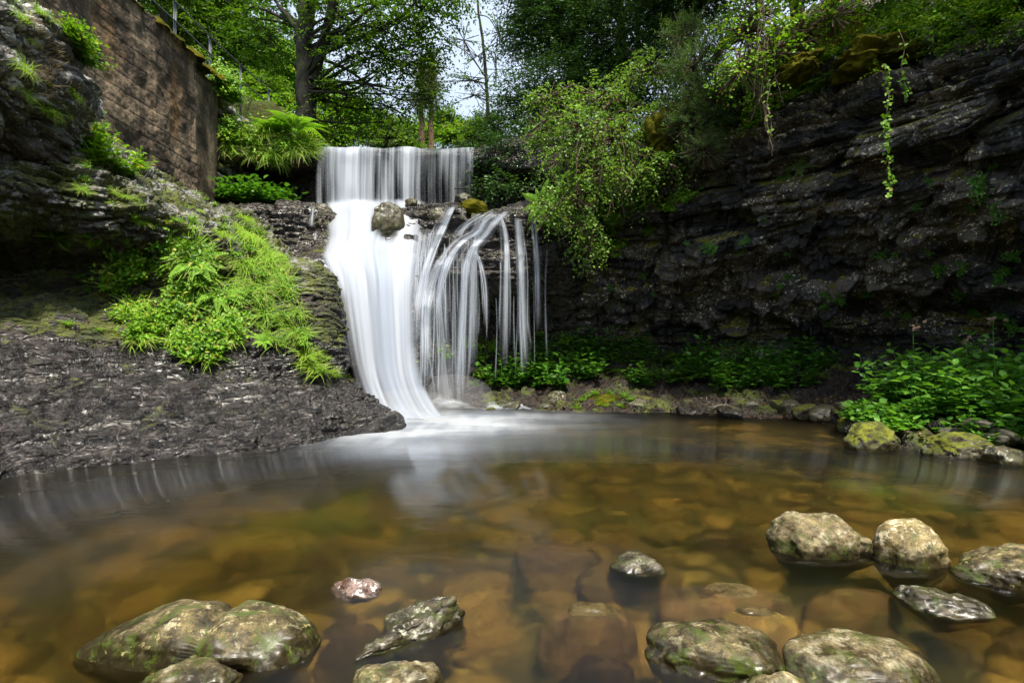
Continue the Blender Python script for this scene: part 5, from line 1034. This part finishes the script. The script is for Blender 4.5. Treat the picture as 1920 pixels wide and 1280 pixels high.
# distant wooded hill
far = np.random.default_rng(5); c = Col(); n = 2600
fx = far.uniform(-70, 60, n); fy = far.uniform(70, 150, n); fz = ground_z(fx, fy); h = far.uniform(3, 7, n)
for k in range(5):
    r_ = h*.26*(1-k/5.5); a = far.uniform(0, 6.28, n); 
    th = np.linspace(0, 2*np.pi, 7)[:-1]; ring = np.stack([fx[:, None]+r_[:, None]*np.cos(th+a[:, None]), fy[:, None]+r_[:, None]*np.sin(th+a[:, None]), np.broadcast_to((fz+h*(.12+k*.17))[:, None], (n, 6))+far.normal(size=(n, 6))*.15], -1)
    tipv = np.stack([fx, fy, fz+h*(.12+k*.17)+h*.32], -1)[:, None]; V = np.concatenate([ring, tipv], 1); q = np.array([[j, (j+1) % 6, 6] for j in range(6)])
    c.add(V.reshape(-1, 3), (q[None]+(np.arange(n)*7)[:, None, None]).reshape(-1, 3))
MD = mat_leaf('distant_conifer', (.03, .06, .04), (.07, .12, .07), rough=.9, trans=.0)
tag(c.build('forest', MD, smooth=False), 'far conifer forest on the hill seen through the gap', 'forest', kind='stuff')
# moss and litter scraps as ground cover on the bank
p, n_ = pick('B', [(1000, 775), (1570, 800), (1960, 870), (1960, 700), (1000, 640)], 6000, r1); V, Fq = leaves(p+[0, 0, .006], rv(6000, r1)*[1, 1, .2], np.array([0, 0, 1.])+r1.normal(size=(6000, 3))*.4, r1.uniform(.02, .05, 6000), r1.uniform(.012, .03, 6000))
tag(mesh_np('leaf_litter', V, [Fq], mat_leaf('litter', (.04, .02, .01), (.16, .08, .03), trans=.1)), 'fallen leaves scattered on the right bank', 'leaves', kind='stuff')
# slope undergrowth behind the wall and on the right hand slope
def carpet(n, xr, yr, mt, nm, lab, L=.10):
    x = r1.uniform(*xr, n); y = r1.uniform(*yr, n); z = ground_z(x, y); cc = np.stack([x, y, z+r1.uniform(0, .5, n)], -1)
    V, Fq = twigs(cc, rv(n, r1)*[1, 1, .4]+[0, 0, .4], .3, 8, L, .6, r1); tag(mesh_np(nm, V, [Fq], mt, smooth=False), lab, 'undergrowth', kind='stuff')
carpet(2600, (-13, -5.7), (8, 22), ML_mid, 'undergrowth', 'leafy undergrowth on the slope behind the railing')
carpet(1800, (-6.5, 3), (12.5, 26), ML_bright, 'undergrowth', 'leafy undergrowth along the stream behind the falls')
p, n_ = pick('R', [(1000, 400), (1240, 240), (1500, 60), (1900, -60), (1960, -60), (1960, 60), (1700, 120), (1500, 180), (1300, 320), (1100, 460)], 2600, r1); V, Fq = twigs(p+n_*.03, n_+[0, 0, -.2]+r1.normal(size=(2600, 3))*.5, .18, 8, .045, .6, r1)
tag(mesh_np('undergrowth', V, [Fq], ML_mid, smooth=False), 'small leafy ground cover on the mossy cliff brow', 'undergrowth', kind='stuff')

# ------------------------------------------------------------------ camera, light
sc = bpy.context.scene
cam = bpy.data.cameras.new('camera'); co = bpy.data.objects.new('camera', cam); C.objects.link(co); sc.camera = co
co.location = (0, 0, 1); co.rotation_euler = (math.radians(90), 0, 0); cam.lens = 20; cam.sensor_width = 36; cam.clip_start = .05; cam.clip_end = 1000
w = bpy.data.worlds.new('World'); sc.world = w; w.use_nodes = True; nt = w.node_tree; nt.nodes.clear()
out = nt.nodes.new('ShaderNodeOutputWorld'); bg = nt.nodes.new('ShaderNodeBackground'); sk = nt.nodes.new('ShaderNodeTexSky')
EL, AZ = 66, 160      # azimuth from +Y towards +X
sk.sky_type = 'NISHITA'; sk.sun_disc = False; sk.sun_elevation = math.radians(EL); sk.sun_rotation = math.radians(AZ); sk.air_density = 1.; sk.dust_density = 3.; sk.ozone_density = 1.
tc = nt.nodes.new('ShaderNodeTexCoord'); cn = nt.nodes.new('ShaderNodeTexNoise'); cn.inputs['Scale'].default_value = 1.8; cn.inputs['Detail'].default_value = 6; nt.links.new(tc.outputs['Generated'], cn.inputs['Vector'])
mr = nt.nodes.new('ShaderNodeMapRange'); mr.inputs[1].default_value = .3; mr.inputs[2].default_value = .65; mr.inputs[3].default_value = .35; mr.inputs[4].default_value = .95; nt.links.new(cn.outputs[0], mr.inputs[0])
mx = nt.nodes.new('ShaderNodeMix'); mx.data_type = 'RGBA'; mx.inputs[7].default_value = (3.0, 3.5, 4.3, 1); nt.links.new(mr.outputs[0], mx.inputs[0]); nt.links.new(sk.outputs[0], mx.inputs[6])
bg.inputs['Strength'].default_value = .12; nt.links.new(mx.outputs[2], bg.inputs[0]); nt.links.new(bg.outputs[0], out.inputs[0])
sl = bpy.data.lights.new('sun', 'SUN'); so = bpy.data.objects.new('sun', sl); C.objects.link(so); sl.energy = 3.6; sl.angle = math.radians(5); sl.color = (1, .93, .80)
d = Vector((math.sin(math.radians(AZ))*math.cos(math.radians(EL)), math.cos(math.radians(AZ))*math.cos(math.radians(EL)), math.sin(math.radians(EL))))
so.rotation_euler = d.to_track_quat('Z', 'Y').to_euler()
sc.view_settings.view_transform = 'Standard'; sc.view_settings.look = 'None'; sc.view_settings.gamma = 1; sc.view_settings.exposure = 1.25
cy = sc.cycles; cy.use_denoising = True; cy.max_bounces = 8; cy.diffuse_bounces = 3; cy.glossy_bounces = 3; cy.transparent_max_bounces = 24; cy.transmission_bounces = 4; cy.caustics_reflective = False; cy.caustics_refractive = True; cy.blur_glossy = .5; cy.sample_clamp_indirect = 6
